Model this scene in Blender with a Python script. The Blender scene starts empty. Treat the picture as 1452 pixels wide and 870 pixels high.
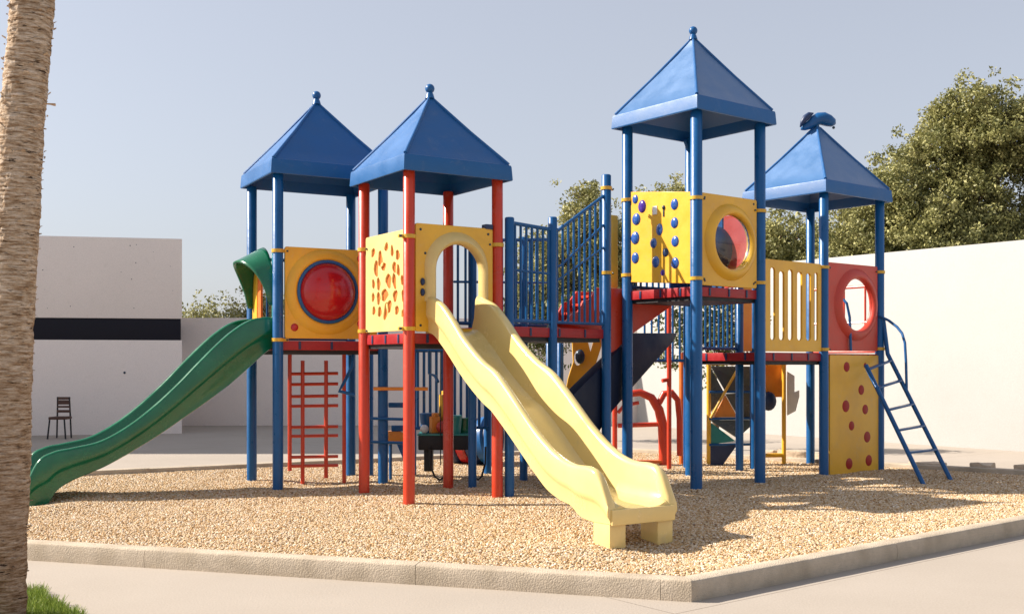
import bpy, bmesh, math, random
import numpy as np
from mathutils import Vector, Matrix, noise
R = math.radians
random.seed(7)
S = bpy.context.scene
C = S.collection

# ------------------------------------------------------------------ camera
cd = bpy.data.cameras.new('camera'); cam = bpy.data.objects.new('camera', cd); C.objects.link(cam)
cam.location = (0, 0, 1.6); cam.rotation_euler = (R(90), 0, 0)
cd.sensor_width = 36; cd.lens = 37.93; cd.shift_y = 78/1452; cd.clip_start = .05; cd.clip_end = 3000
S.camera = cam
# ------------------------------------------------------------------ sky, sun, exposure
SUN_EL, LDIR = 36.5, Vector((.993, -.115, 0)).normalized()
W = bpy.data.worlds.new('World'); S.world = W; W.use_nodes = True
nt = W.node_tree; nt.nodes.clear()
sky = nt.nodes.new('ShaderNodeTexSky'); sky.sky_type = 'NISHITA'; sky.sun_disc = False
sky.sun_elevation = R(SUN_EL); sky.sun_rotation = math.atan2(-LDIR.x, -LDIR.y)
sky.air_density = 1.2; sky.dust_density = 1.6; sky.ozone_density = 2.0
hs = nt.nodes.new('ShaderNodeHueSaturation'); hs.inputs['Saturation'].default_value = .5
bg = nt.nodes.new('ShaderNodeBackground'); bg.inputs['Strength'].default_value = .095
wo = nt.nodes.new('ShaderNodeOutputWorld')
nt.links.new(sky.outputs[0], hs.inputs['Color']); tn_ = nt.nodes.new('ShaderNodeMix'); tn_.data_type = 'RGBA'; tn_.blend_type = 'MULTIPLY'; tn_.inputs[0].default_value = 1; tn_.inputs[7].default_value = (.985, .985, 1.025, 1)   # hazy, slightly lavender air
hz_ = nt.nodes.new('ShaderNodeMix'); hz_.data_type = 'RGBA'; hz_.inputs[0].default_value = .5; hz_.inputs[7].default_value = (3.0, 3.15, 3.5, 1)   # even high haze
nt.links.new(hs.outputs[0], hz_.inputs[6]); nt.links.new(hz_.outputs[2], tn_.inputs[6]); nt.links.new(tn_.outputs[2], bg.inputs[0]); nt.links.new(bg.outputs[0], wo.inputs[0])
sl = bpy.data.lights.new('sun', 'SUN'); sl.energy = 5.0; sl.angle = R(.6); sl.color = (1, .91, .79)
so = bpy.data.objects.new('sun', sl); C.objects.link(so)
e = R(SUN_EL)
so.rotation_euler = Vector((LDIR.x*math.cos(e), LDIR.y*math.cos(e), -math.sin(e))).to_track_quat('-Z', 'Y').to_euler()
so.location = (-20, 3, 15)
S.view_settings.view_transform = 'Standard'; S.view_settings.look = 'None'
S.view_settings.exposure = .9; S.view_settings.gamma = 1; S.view_settings.use_curve_mapping = False
S.render.engine = 'CYCLES'
S.cycles.max_bounces = 6; S.cycles.diffuse_bounces = 3; S.cycles.glossy_bounces = 3; S.cycles.transparent_max_bounces = 6

# ------------------------------------------------------------------ materials
def mat(name, col, rough=.5, spec=.5, var=.0, vscale=3., bump=0., bscale=30., col2=None, metal=0., coat=0., detail=6., c2scale=2., c2lo=.45, c2hi=.65):
    m = bpy.data.materials.new(name); m.use_nodes = True
    n = m.node_tree; L = n.links; p = n.nodes['Principled BSDF']
    p.inputs['Roughness'].default_value = rough; p.inputs['Specular IOR Level'].default_value = spec
    p.inputs['Metallic'].default_value = metal; p.inputs['Coat Weight'].default_value = coat
    p.inputs['Coat Roughness'].default_value = .12
    p.inputs['Base Color'].default_value = (*col, 1)
    tc = n.nodes.new('ShaderNodeTexCoord'); out = None
    if col2 is not None:
        t = n.nodes.new('ShaderNodeTexNoise'); t.inputs['Scale'].default_value = c2scale; t.inputs['Detail'].default_value = detail
        L.new(tc.outputs['Object'], t.inputs['Vector'])
        mr = n.nodes.new('ShaderNodeMapRange'); mr.inputs[1].default_value = c2lo; mr.inputs[2].default_value = c2hi
        L.new(t.outputs[0], mr.inputs[0])
        mx = n.nodes.new('ShaderNodeMix'); mx.data_type = 'RGBA'
        L.new(mr.outputs[0], mx.inputs[0]); mx.inputs[6].default_value = (*col, 1); mx.inputs[7].default_value = (*col2, 1)
        out = mx.outputs[2]
    if var > 0:
        t = n.nodes.new('ShaderNodeTexNoise'); t.inputs['Scale'].default_value = vscale; t.inputs['Detail'].default_value = detail; t.inputs['Roughness'].default_value = .65
        L.new(tc.outputs['Object'], t.inputs['Vector'])
        mr = n.nodes.new('ShaderNodeMapRange'); mr.inputs[1].default_value = .25; mr.inputs[2].default_value = .75; mr.inputs[3].default_value = 1-var; mr.inputs[4].default_value = 1+var
        L.new(t.outputs[0], mr.inputs[0])
        h = n.nodes.new('ShaderNodeHueSaturation'); L.new(mr.outputs[0], h.inputs['Value'])
        if out is not None: L.new(out, h.inputs['Color'])
        else: h.inputs['Color'].default_value = (*col, 1)
        out = h.outputs[0]
        mr2 = n.nodes.new('ShaderNodeMapRange'); mr2.inputs[1].default_value = .3; mr2.inputs[2].default_value = .7
        mr2.inputs[3].default_value = max(.03, rough-.1); mr2.inputs[4].default_value = min(1, rough+.12)
        L.new(t.outputs[0], mr2.inputs[0]); L.new(mr2.outputs[0], p.inputs['Roughness'])
    if out is not None: L.new(out, p.inputs['Base Color'])
    if bump > 0:
        t = n.nodes.new('ShaderNodeTexNoise'); t.inputs['Scale'].default_value = bscale; t.inputs['Detail'].default_value = 5
        L.new(tc.outputs['Object'], t.inputs['Vector'])
        b = n.nodes.new('ShaderNodeBump'); b.inputs['Strength'].default_value = bump; b.inputs['Distance'].default_value = .02
        L.new(t.outputs[0], b.inputs['Height']); L.new(b.outputs[0], p.inputs['Normal'])
    return m
M = {}
M['blue'] = mat('blue_paint', (.006, .088, .26), .33, .4, .14, 4, .08, 18)
M['blue_roof'] = mat('blue_roof_plastic', (.003, .092, .285), .46, .45, .10, 3, .10, 90)
M['blue_roof'].node_tree.nodes['Principled BSDF'].inputs['Sheen Weight'].default_value = .06
M['blue_roof'].node_tree.nodes['Principled BSDF'].inputs['Sheen Roughness'].default_value = .45
M['blue_roof'].node_tree.nodes['Principled BSDF'].inputs['Coat Roughness'].default_value = .42
M['navy'] = mat('navy_board', (.005, .012, .036), .5, .3, .15, 3, .05, 30)
M['blue_faded'] = mat('blue_faded_roof', (.010, .105, .29), .42, .9, .10, 3, .12, 110)
M['blue_faded'].node_tree.nodes['Principled BSDF'].inputs['Sheen Weight'].default_value = .2
M['blue_dark'] = mat('navy_plastic', (.010, .028, .09), .42, .5, .15, 3, .05, 30)
M['red'] = mat('red_paint', (.55, .042, .012), .34, .5, .08, 4, .05, 18, coat=.1)
M['deck_red'] = mat('deck_red', (.33, .016, .02), .4, .4, .2, 6, .05, 18)
M['red_plastic'] = mat('red_plastic', (.52, .05, .028), .42, .5, .12, 3, .06, 25)
M['red_dome'] = mat('red_dome', (.42, .008, .012), .2, .5, .08, 2, coat=.2)
M['hold_red'] = mat('hold_red', (.34, .012, .010), .45, .3, .1, 6)
M['yellow'] = mat('yellow_plastic', (.76, .42, .028), .38, .5, .08, 3, .05, 22, coat=.1, col2=(.70, .37, .025))
M['cream'] = mat('pale_yellow_plastic', (.70, .52, .20), .38, .5, .05, 3, .05, 20)
M['slide_yellow'] = mat('slide_plastic', (.74, .575, .235), .2, .5, .05, 2.5, .05, 9, coat=.25, col2=(.72, .55, .205), c2scale=1.3)
M['green'] = mat('green_plastic', (.002, .115, .052), .22, .5, .14, 3, .05, 10, coat=.25, col2=(.004, .135, .065), c2scale=2)
M['band'] = mat('yellow_clamp', (.62, .36, .03), .4, .5, .2, 8)
M['bolt'] = mat('dark_steel', (.03, .05, .07), .35, .5, .2, 20, metal=.4)
M['black'] = mat('black_rubber', (.015, .015, .018), .55, .4, .2, 10)
M['orange'] = mat('orange_paint', (.75, .26, .03), .4, .5, .12, 5)
M['orange_red'] = mat('orange_red_inlay', (.74, .16, .03), .45, .4, .15, 12)
M['white'] = mat('white_plastic', (.72, .72, .70), .45, .5, .08, 4)
M['teal'] = mat('teal_plastic', (.02, .22, .20), .35, .5, .1, 5)
M['grey_panel'] = mat('grey_panel', (.11, .125, .12), .3, .5, .2, 4, col2=(.05, .07, .065))
M['purple'] = mat('purple_plastic', (.07, .03, .26), .2, .5, .1, 5)
M['chrome_blue'] = mat('blue_bubble', (.02, .09, .36), .12, .7, .15, 6, coat=.6)
M['wood'] = mat('dark_wood', (.075, .032, .02), .5, .4, .25, 14)
M['pale_wood'] = mat('tan_plastic', (.5, .33, .2), .5, .4, .1, 6)
M['rock'] = mat('edging_stone', (.55, .44, .33), .85, .3, .3, 9, .6, 25)
M['kerb'] = mat('kerb_concrete', (.50, .42, .325), .9, .2, .16, 14, .5, 85, col2=(.41, .34, .255), c2scale=3.5)

def concrete(name, col, col2, joints=None):
    m = bpy.data.materials.new(name); m.use_nodes = True
    n = m.node_tree; L = n.links; p = n.nodes['Principled BSDF']; p.inputs['Roughness'].default_value = .85; p.inputs['Specular IOR Level'].default_value = .25
    tc = n.nodes.new('ShaderNodeTexCoord')
    a = n.nodes.new('ShaderNodeTexNoise'); a.inputs['Scale'].default_value = .6; a.inputs['Detail'].default_value = 8; a.inputs['Roughness'].default_value = .6
    b = n.nodes.new('ShaderNodeTexNoise'); b.inputs['Scale'].default_value = 60; b.inputs['Detail'].default_value = 4
    L.new(tc.outputs['Object'], a.inputs['Vector']); L.new(tc.outputs['Object'], b.inputs['Vector'])
    mr = n.nodes.new('ShaderNodeMapRange'); mr.inputs[1].default_value = .3; mr.inputs[2].default_value = .7; L.new(a.outputs[0], mr.inputs[0])
    mx = n.nodes.new('ShaderNodeMix'); mx.data_type = 'RGBA'; mx.inputs[6].default_value = (*col, 1); mx.inputs[7].default_value = (*col2, 1); L.new(mr.outputs[0], mx.inputs[0])
    mr2 = n.nodes.new('ShaderNodeMapRange'); mr2.inputs[1].default_value = .3; mr2.inputs[2].default_value = .7; mr2.inputs[3].default_value = .93; mr2.inputs[4].default_value = 1.06; L.new(b.outputs[0], mr2.inputs[0])
    h = n.nodes.new('ShaderNodeHueSaturation'); L.new(mx.outputs[2], h.inputs['Color']); L.new(mr2.outputs[0], h.inputs['Value'])
    out = h.outputs[0]
    if joints:
        sx = n.nodes.new('ShaderNodeMapping'); sx.inputs['Rotation'].default_value = (0, 0, R(joints[0])); sx.inputs['Location'].default_value = joints[2]
        L.new(tc.outputs['Object'], sx.inputs['Vector'])
        br = n.nodes.new('ShaderNodeTexBrick'); br.offset = 0; br.inputs['Scale'].default_value = 1
        br.inputs['Brick Width'].default_value = joints[1]; br.inputs['Row Height'].default_value = joints[1]; br.inputs['Mortar Size'].default_value = .006; br.inputs['Mortar Smooth'].default_value = .3
        br.inputs['Color1'].default_value = (1, 1, 1, 1); br.inputs['Color2'].default_value = (.965, .965, .965, 1); br.inputs['Mortar'].default_value = (.52, .5, .48, 1)
        L.new(sx.outputs[0], br.inputs['Vector'])
        mm = n.nodes.new('ShaderNodeMix'); mm.data_type = 'RGBA'; mm.blend_type = 'MULTIPLY'; mm.inputs[0].default_value = 1
        L.new(out, mm.inputs[6]); L.new(br.outputs[0], mm.inputs[7]); out = mm.outputs[2]
    L.new(out, p.inputs['Base Color'])
    bp = n.nodes.new('ShaderNodeBump'); bp.inputs['Strength'].default_value = .25; bp.inputs['Distance'].default_value = .01; L.new(b.outputs[0], bp.inputs['Height']); L.new(bp.outputs[0], p.inputs['Normal'])
    return m
M['pave'] = concrete('paving_concrete', (.395, .345, .295), (.355, .308, .26), (-38.5, 5.2, (-5.4, -5.02, 0)))
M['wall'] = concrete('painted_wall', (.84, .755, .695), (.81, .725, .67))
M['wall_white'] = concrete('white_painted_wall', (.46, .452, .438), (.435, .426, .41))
M['block'] = concrete('rendered_wall', (.82, .735, .675), (.78, .70, .64))

def gravel_mat(name, inst):
    m = bpy.data.materials.new(name); m.use_nodes = True
    n = m.node_tree; L = n.links; p = n.nodes['Principled BSDF']; p.inputs['Roughness'].default_value = .75; p.inputs['Specular IOR Level'].default_value = .3
    cr = n.nodes.new('ShaderNodeValToRGB'); el = cr.color_ramp.elements
    cols = [(0, (.17, .088, .04)), (.14, (.40, .235, .09)), (.35, (.50, .355, .20)), (.55, (.56, .43, .28)), (.72, (.64, .54, .41)), (.9, (.50, .29, .11)), (1, (.84, .78, .69))]
    el[0].position, el[0].color = cols[0][0], (*cols[0][1], 1); el[1].position, el[1].color = 1, (*cols[-1][1], 1)
    for po, c in cols[1:-1]: q = el.new(po); q.color = (*c, 1)
    if inst:
        oi = n.nodes.new('ShaderNodeObjectInfo'); L.new(oi.outputs['Random'], cr.inputs[0])
    else:
        tc = n.nodes.new('ShaderNodeTexCoord')
        v = n.nodes.new('ShaderNodeTexVoronoi'); v.inputs['Scale'].default_value = 36; L.new(tc.outputs['Object'], v.inputs['Vector'])
        sp = n.nodes.new('ShaderNodeSeparateColor'); L.new(v.outputs['Color'], sp.inputs[0]); L.new(sp.outputs[0], cr.inputs[0])
        bp = n.nodes.new('ShaderNodeBump'); bp.inputs['Strength'].default_value = 1; bp.inputs['Distance'].default_value = .012; bp.invert = True
        L.new(v.outputs['Distance'], bp.inputs['Height']); L.new(bp.outputs[0], p.inputs['Normal'])
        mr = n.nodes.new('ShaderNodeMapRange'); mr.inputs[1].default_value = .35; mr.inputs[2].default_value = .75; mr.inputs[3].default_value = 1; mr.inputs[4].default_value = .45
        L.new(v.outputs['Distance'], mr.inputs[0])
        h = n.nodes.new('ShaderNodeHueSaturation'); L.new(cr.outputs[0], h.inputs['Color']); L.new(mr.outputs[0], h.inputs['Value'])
        L.new(h.outputs[0], p.inputs['Base Color']); return m
    L.new(cr.outputs[0], p.inputs['Base Color']); return m
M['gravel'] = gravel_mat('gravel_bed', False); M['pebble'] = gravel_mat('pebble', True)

def leaf_mat(name, c1, c2, c3):
    m = bpy.data.materials.new(name); m.use_nodes = True
    n = m.node_tree; L = n.links; p = n.nodes['Principled BSDF']; p.inputs['Roughness'].default_value = .5; p.inputs['Specular IOR Level'].default_value = .35
    at = n.nodes.new('ShaderNodeAttribute'); at.attribute_name = 'tone'
    cr = n.nodes.new('ShaderNodeValToRGB'); el = cr.color_ramp.elements
    el[0].color = (*c1, 1); el[1].color = (*c3, 1); q = el.new(.5); q.color = (*c2, 1)
    L.new(at.outputs['Fac'], cr.inputs[0]); L.new(cr.outputs[0], p.inputs['Base Color'])
    tr = n.nodes.new('ShaderNodeBsdfTranslucent'); L.new(cr.outputs[0], tr.inputs[0])
    mx = n.nodes.new('ShaderNodeMixShader'); mx.inputs[0].default_value = .22
    L.new(p.outputs[0], mx.inputs[1]); L.new(tr.outputs[0], mx.inputs[2]); L.new(mx.outputs[0], n.nodes['Material Output'].inputs[0])
    return m
M['leaf'] = leaf_mat('oak_leaf', (.10, .11, .035), (.30, .29, .105), (.55, .51, .22))
M['leaf2'] = leaf_mat('shrub_leaf', (.035, .05, .012), (.10, .12, .03), (.24, .22, .07))
M['grassm'] = leaf_mat('grass_blade', (.09, .15, .02), (.20, .28, .04), (.38, .42, .10))
M['bark'] = mat('bark', (.13, .085, .055), .9, .2, .3, 9, .6, 20)

def palm_bark():
    m = bpy.data.materials.new('palm_bark'); m.use_nodes = True
    n = m.node_tree; L = n.links; p = n.nodes['Principled BSDF']; p.inputs['Roughness'].default_value = .92; p.inputs['Specular IOR Level'].default_value = .15
    tc = n.nodes.new('ShaderNodeTexCoord')
    def nz(scale, vec, det=7, dist=0):
        mp = n.nodes.new('ShaderNodeMapping'); mp.inputs['Scale'].default_value = vec; L.new(tc.outputs['Object'], mp.inputs[0])
        t = n.nodes.new('ShaderNodeTexNoise'); t.inputs['Scale'].default_value = scale; t.inputs['Detail'].default_value = det; t.inputs['Roughness'].default_value = .7; t.inputs['Distortion'].default_value = dist
        L.new(mp.outputs[0], t.inputs['Vector']); return t.outputs[0]
    fib = nz(9, (1, 1, 7)); fine = nz(40, (1, 1, 5)); big = nz(2.2, (1, 1, 1), 4); cr_ = nz(9, (1.2, 1.2, 7), 4, .25)
    r = n.nodes.new('ShaderNodeValToRGB'); el = r.color_ramp.elements
    el[0].position = .30; el[0].color = (.10, .055, .03, 1); el[1].position = .68; el[1].color = (.74, .63, .53, 1)
    q = el.new(.42); q.color = (.34, .22, .13, 1); q = el.new(.54); q.color = (.56, .43, .31, 1)
    L.new(fib, r.inputs[0])
    mr = n.nodes.new('ShaderNodeMapRange'); mr.inputs[1].default_value = .3; mr.inputs[2].default_value = .7; mr.inputs[3].default_value = .6; mr.inputs[4].default_value = 1.25; L.new(fine, mr.inputs[0])
    h = n.nodes.new('ShaderNodeHueSaturation'); L.new(r.outputs[0], h.inputs['Color']); L.new(mr.outputs[0], h.inputs['Value'])
    # short dark horizontal cracks
    ck = n.nodes.new('ShaderNodeMapRange'); ck.inputs[1].default_value = .62; ck.inputs[2].default_value = .67; L.new(cr_, ck.inputs[0])
    mx = n.nodes.new('ShaderNodeMix'); mx.data_type = 'RGBA'; L.new(ck.outputs[0], mx.inputs[0]); L.new(h.outputs[0], mx.inputs[6]); mx.inputs[7].default_value = (.07, .04, .025, 1)
    # shade low on the trunk, painted into the bark as a browner tint
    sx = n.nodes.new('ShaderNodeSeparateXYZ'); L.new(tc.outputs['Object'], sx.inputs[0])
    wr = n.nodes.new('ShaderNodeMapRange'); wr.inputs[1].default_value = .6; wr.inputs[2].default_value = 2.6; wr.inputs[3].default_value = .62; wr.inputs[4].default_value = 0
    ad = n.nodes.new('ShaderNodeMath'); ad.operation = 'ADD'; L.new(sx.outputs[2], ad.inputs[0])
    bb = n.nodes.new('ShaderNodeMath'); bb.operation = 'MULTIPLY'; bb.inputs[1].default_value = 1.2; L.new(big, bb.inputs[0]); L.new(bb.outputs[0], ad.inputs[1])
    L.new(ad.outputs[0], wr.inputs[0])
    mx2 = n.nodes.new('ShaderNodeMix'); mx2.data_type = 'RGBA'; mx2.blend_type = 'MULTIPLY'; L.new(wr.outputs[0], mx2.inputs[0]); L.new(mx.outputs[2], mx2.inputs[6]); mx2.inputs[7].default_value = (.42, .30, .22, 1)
    L.new(mx2.outputs[2], p.inputs['Base Color'])
    ms = n.nodes.new('ShaderNodeMath'); ms.operation = 'SUBTRACT'; L.new(fib, ms.inputs[0]); L.new(ck.outputs[0], ms.inputs[1])
    bp = n.nodes.new('ShaderNodeBump'); bp.inputs['Strength'].default_value = .9; bp.inputs['Distance'].default_value = .02; L.new(ms.outputs[0], bp.inputs['Height']); L.new(bp.outputs[0], p.inputs['Normal'])
    return m
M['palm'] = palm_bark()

def wear(m, amount=.35):
    n = m.node_tree; L = n.links; p = n.nodes['Principled BSDF']; src = p.inputs['Base Color'].links[0].from_socket
    tc = n.nodes.new('ShaderNodeTexCoord'); t = n.nodes.new('ShaderNodeTexNoise'); t.inputs['Scale'].default_value = 5; t.inputs['Detail'].default_value = 9; t.inputs['Roughness'].default_value = .75; t.inputs['Distortion'].default_value = .4
    L.new(tc.outputs['Object'], t.inputs['Vector'])
    mr = n.nodes.new('ShaderNodeMapRange'); mr.inputs[1].default_value = .56; mr.inputs[2].default_value = .72; mr.inputs[4].default_value = amount; L.new(t.outputs[0], mr.inputs[0])
    mx = n.nodes.new('ShaderNodeMix'); mx.data_type = 'RGBA'; L.new(mr.outputs[0], mx.inputs[0]); L.new(src, mx.inputs[6]); mx.inputs[7].default_value = (.42, .36, .27, 1); L.new(mx.outputs[2], p.inputs['Base Color'])
wear(M['slide_yellow'], .30); wear(M['yellow'], .22); wear(M['green'], .04); wear(M['blue_roof'], .10); wear(M['wall'], .12); wear(M['block'], .14); wear(M['wall_white'], .12); wear(M['red'], .16); wear(M['cream'], .2)
def glass_mat():
    m = bpy.data.materials.new('clear_bubble'); m.use_nodes = True
    n = m.node_tree; L = n.links; n.nodes.remove(n.nodes['Principled BSDF'])
    g = n.nodes.new('ShaderNodeBsdfGlossy'); g.inputs['Roughness'].default_value = .05; g.inputs[0].default_value = (.9, .95, 1, 1)
    t = n.nodes.new('ShaderNodeBsdfTransparent'); t.inputs[0].default_value = (.62, .68, .78, 1)
    f = n.nodes.new('ShaderNodeFresnel'); f.inputs[0].default_value = 1.7
    mx = n.nodes.new('ShaderNodeMixShader'); L.new(f.outputs[0], mx.inputs[0]); L.new(t.outputs[0], mx.inputs[1]); L.new(g.outputs[0], mx.inputs[2])
    L.new(mx.outputs[0], n.nodes['Material Output'].inputs[0]); return m
M['glass'] = glass_mat()
def dark_glass():
    return mat('dark_strip', (.010, .010, .017), .6, .2, .15, 1.2)
M['dark_strip'] = dark_glass()

# ------------------------------------------------------------------ mesh helpers (all shapes given in world coordinates)
class MB:
    def __init__(s): s.bm = bmesh.new()
    def hexa(s, p, bevel=0):          # 8 points: bottom 4, top 4
        v = [s.bm.verts.new(q) for q in p]
        fs = [s.bm.faces.new([v[i] for i in f]) for f in ((3,2,1,0),(4,5,6,7),(0,1,5,4),(1,2,6,5),(2,3,7,6),(3,0,4,7))]
        if bevel > 0:
            es = list({e for f in fs for e in f.edges})
            bmesh.ops.bevel(s.bm, geom=es, offset=bevel, segments=2, profile=.6, affect='EDGES')
        return s
    def box(s, c, u, v, w, bevel=0):  # centre and three half-vectors
        c, u, v, w = map(Vector, (c, u, v, w))
        return s.hexa([c-u-v-w, c+u-v-w, c+u+v-w, c-u+v-w, c-u-v+w, c+u-v+w, c+u+v+w, c-u+v+w], bevel)
    def tube(s, pts, r, seg=10, cap=True):
        pts = [Vector(p) for p in pts]; n = len(pts); rr = r if isinstance(r, (list, tuple)) else [r]*n
        rings = []; up = None
        for i, p in enumerate(pts):
            t = (pts[min(i+1, n-1)] - pts[max(i-1, 0)]).normalized()
            if up is None:
                up = Vector((0, 0, 1)) if abs(t.z) < .9 else Vector((1, 0, 0))
            a = t.cross(up).normalized(); b = a.cross(t).normalized(); up = b
            rings.append([s.bm.verts.new(p + (a*math.cos(2*math.pi*k/seg) + b*math.sin(2*math.pi*k/seg))*rr[i]) for k in range(seg)])
        for i in range(n-1):
            for k in range(seg):
                s.bm.faces.new((rings[i][k], rings[i][(k+1) % seg], rings[i+1][(k+1) % seg], rings[i+1][k]))
        if cap:
            s.bm.faces.new(rings[0][::-1]); s.bm.faces.new(rings[-1])
        return s
    def ball(s, c, r, sc=(1, 1, 1), seg=16, mx=None):
        m = Matrix.Translation(Vector(c)) @ (mx or Matrix.Identity(4)) @ Matrix.Diagonal((r*sc[0], r*sc[1], r*sc[2], 1))
        bmesh.ops.create_uvsphere(s.bm, u_segments=seg, v_segments=max(6, seg//2), radius=1, matrix=m); return s
    def torus(s, c, a, b, R_, r, seg=36, sec=10, arc=2*math.pi, start=0):
        c, a, b = Vector(c), Vector(a), Vector(b); n = a.cross(b).normalized(); rings = []
        closed = abs(arc-2*math.pi) < 1e-4; cnt = seg if closed else seg+1
        for i in range(cnt):
            t = start+arc*i/seg; d = a*math.cos(t)+b*math.sin(t)
            rings.append([s.bm.verts.new(c+d*(R_+r*math.cos(2*math.pi*k/sec))+n*(r*math.sin(2*math.pi*k/sec))) for k in range(sec)])
        for i in range(cnt if closed else cnt-1):
            j = (i+1) % cnt
            for k in range(sec): s.bm.faces.new((rings[i][k], rings[i][(k+1) % sec], rings[j][(k+1) % sec], rings[j][k]))
        return s
    def grid(s, rows):                # rows of points, open grid
        vs = [[s.bm.verts.new(p) for p in r] for r in rows]
        for i in range(len(vs)-1):
            for k in range(len(vs[i])-1): s.bm.faces.new((vs[i][k], vs[i][k+1], vs[i+1][k+1], vs[i+1][k]))
        return s
    def build(s, name, material, parent=None, smooth=True, angle=35):
        bmesh.ops.recalc_face_normals(s.bm, faces=s.bm.faces)
        me = bpy.data.meshes.new(name); s.bm.to_mesh(me); s.bm.free()
        return put(name, me, material, parent, smooth, angle)
def world_loc(o):
    v = Vector(o.location)
    while o.parent: o = o.parent; v += Vector(o.location)
    return v
def put(name, me, material, parent=None, smooth=True, angle=35):
    o = bpy.data.objects.new(name, me); C.objects.link(o)
    if material: me.materials.append(M[material] if isinstance(material, str) else material)
    if smooth and len(me.polygons):
        me.polygons.foreach_set('use_smooth', [True]*len(me.polygons)); me.set_sharp_from_angle(angle=R(angle))
    if parent: o.parent = parent; o.location = -world_loc(parent)
    return o
def recentre(o):                      # a one-mesh thing: put its origin at its base
    co = [v.co for v in o.data.vertices]
    c = Vector((sum(v.x for v in co)/len(co), sum(v.y for v in co)/len(co), min(v.z for v in co)))
    o.data.transform(Matrix.Translation(-c)); o.location = c; return o
def tag(o, label, cat, group=None):
    o['label'] = label; o['category'] = cat
    if group: o['group'] = group
    return o
def thing(name, label, cat, loc, group=None):
    o = bpy.data.objects.new(name, None); C.objects.link(o); o.location = loc; o.empty_display_size = .2
    return tag(o, label, cat, group)
def kind(o, k): o['kind'] = k; return o

def U(deg): return Vector((math.cos(R(deg)), math.sin(R(deg)), 0))
Z = Vector((0, 0, 1))
def circ(cx, cy, rx, ry=None, n=28, a0=0): ry = ry or rx; return [(cx+rx*math.cos(a0+2*math.pi*i/n), cy+ry*math.sin(a0+2*math.pi*i/n)) for i in range(n)]
def rrect(x0, y0, x1, y1, r, n=5):
    o = []
    for cx, cy, a in ((x1-r, y1-r, 0), (x0+r, y1-r, 90), (x0+r, y0+r, 180), (x1-r, y0+r, 270)):
        for i in range(n+1): t = R(a+90*i/n); o.append((cx+r*math.cos(t), cy+r*math.sin(t)))
    return o
def plate(name, outline, holes, th, origin, u, material, parent=None, bevel=.006, n=None):
    """a board of thickness th with holes cut through: x along u, y up, z along the outward normal n"""
    cu = bpy.data.curves.new('tmp', 'CURVE'); cu.dimensions = '2D'; cu.fill_mode = 'BOTH'
    for poly in [outline]+list(holes):
        sp = cu.splines.new('POLY'); sp.points.add(len(poly)-1); sp.use_cyclic_u = True
        for i, (x, y) in enumerate(poly): sp.points[i].co = (x, y, 0, 1)
    cu.extrude = th/2-bevel; cu.bevel_depth = bevel; cu.bevel_resolution = 2; cu.offset = -bevel
    ob = bpy.data.objects.new('tmp', cu); C.objects.link(ob)
    dg = bpy.context.evaluated_depsgraph_get(); me = bpy.data.meshes.new_from_object(ob.evaluated_get(dg))
    bpy.data.objects.remove(ob); bpy.data.curves.remove(cu)
    u = Vector(u).normalized(); v = Z; n = u.cross(v) if n is None else Vector(n)
    m = Matrix(((u.x, v.x, n.x, origin[0]), (u.y, v.y, n.y, origin[1]), (u.z, v.z, n.z, origin[2]), (0, 0, 0, 1)))
    me.transform(m); me.name = name; me.materials.clear()
    return put(name, me, material, parent, True, 40)
def onf(A, u, t, z, out=0):           # a point on a face: t along u from A, height z, out along the outward normal
    u = Vector(u); n = u.cross(Z); return Vector((A[0], A[1], 0)) + u*t + Z*z + n*out

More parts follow.
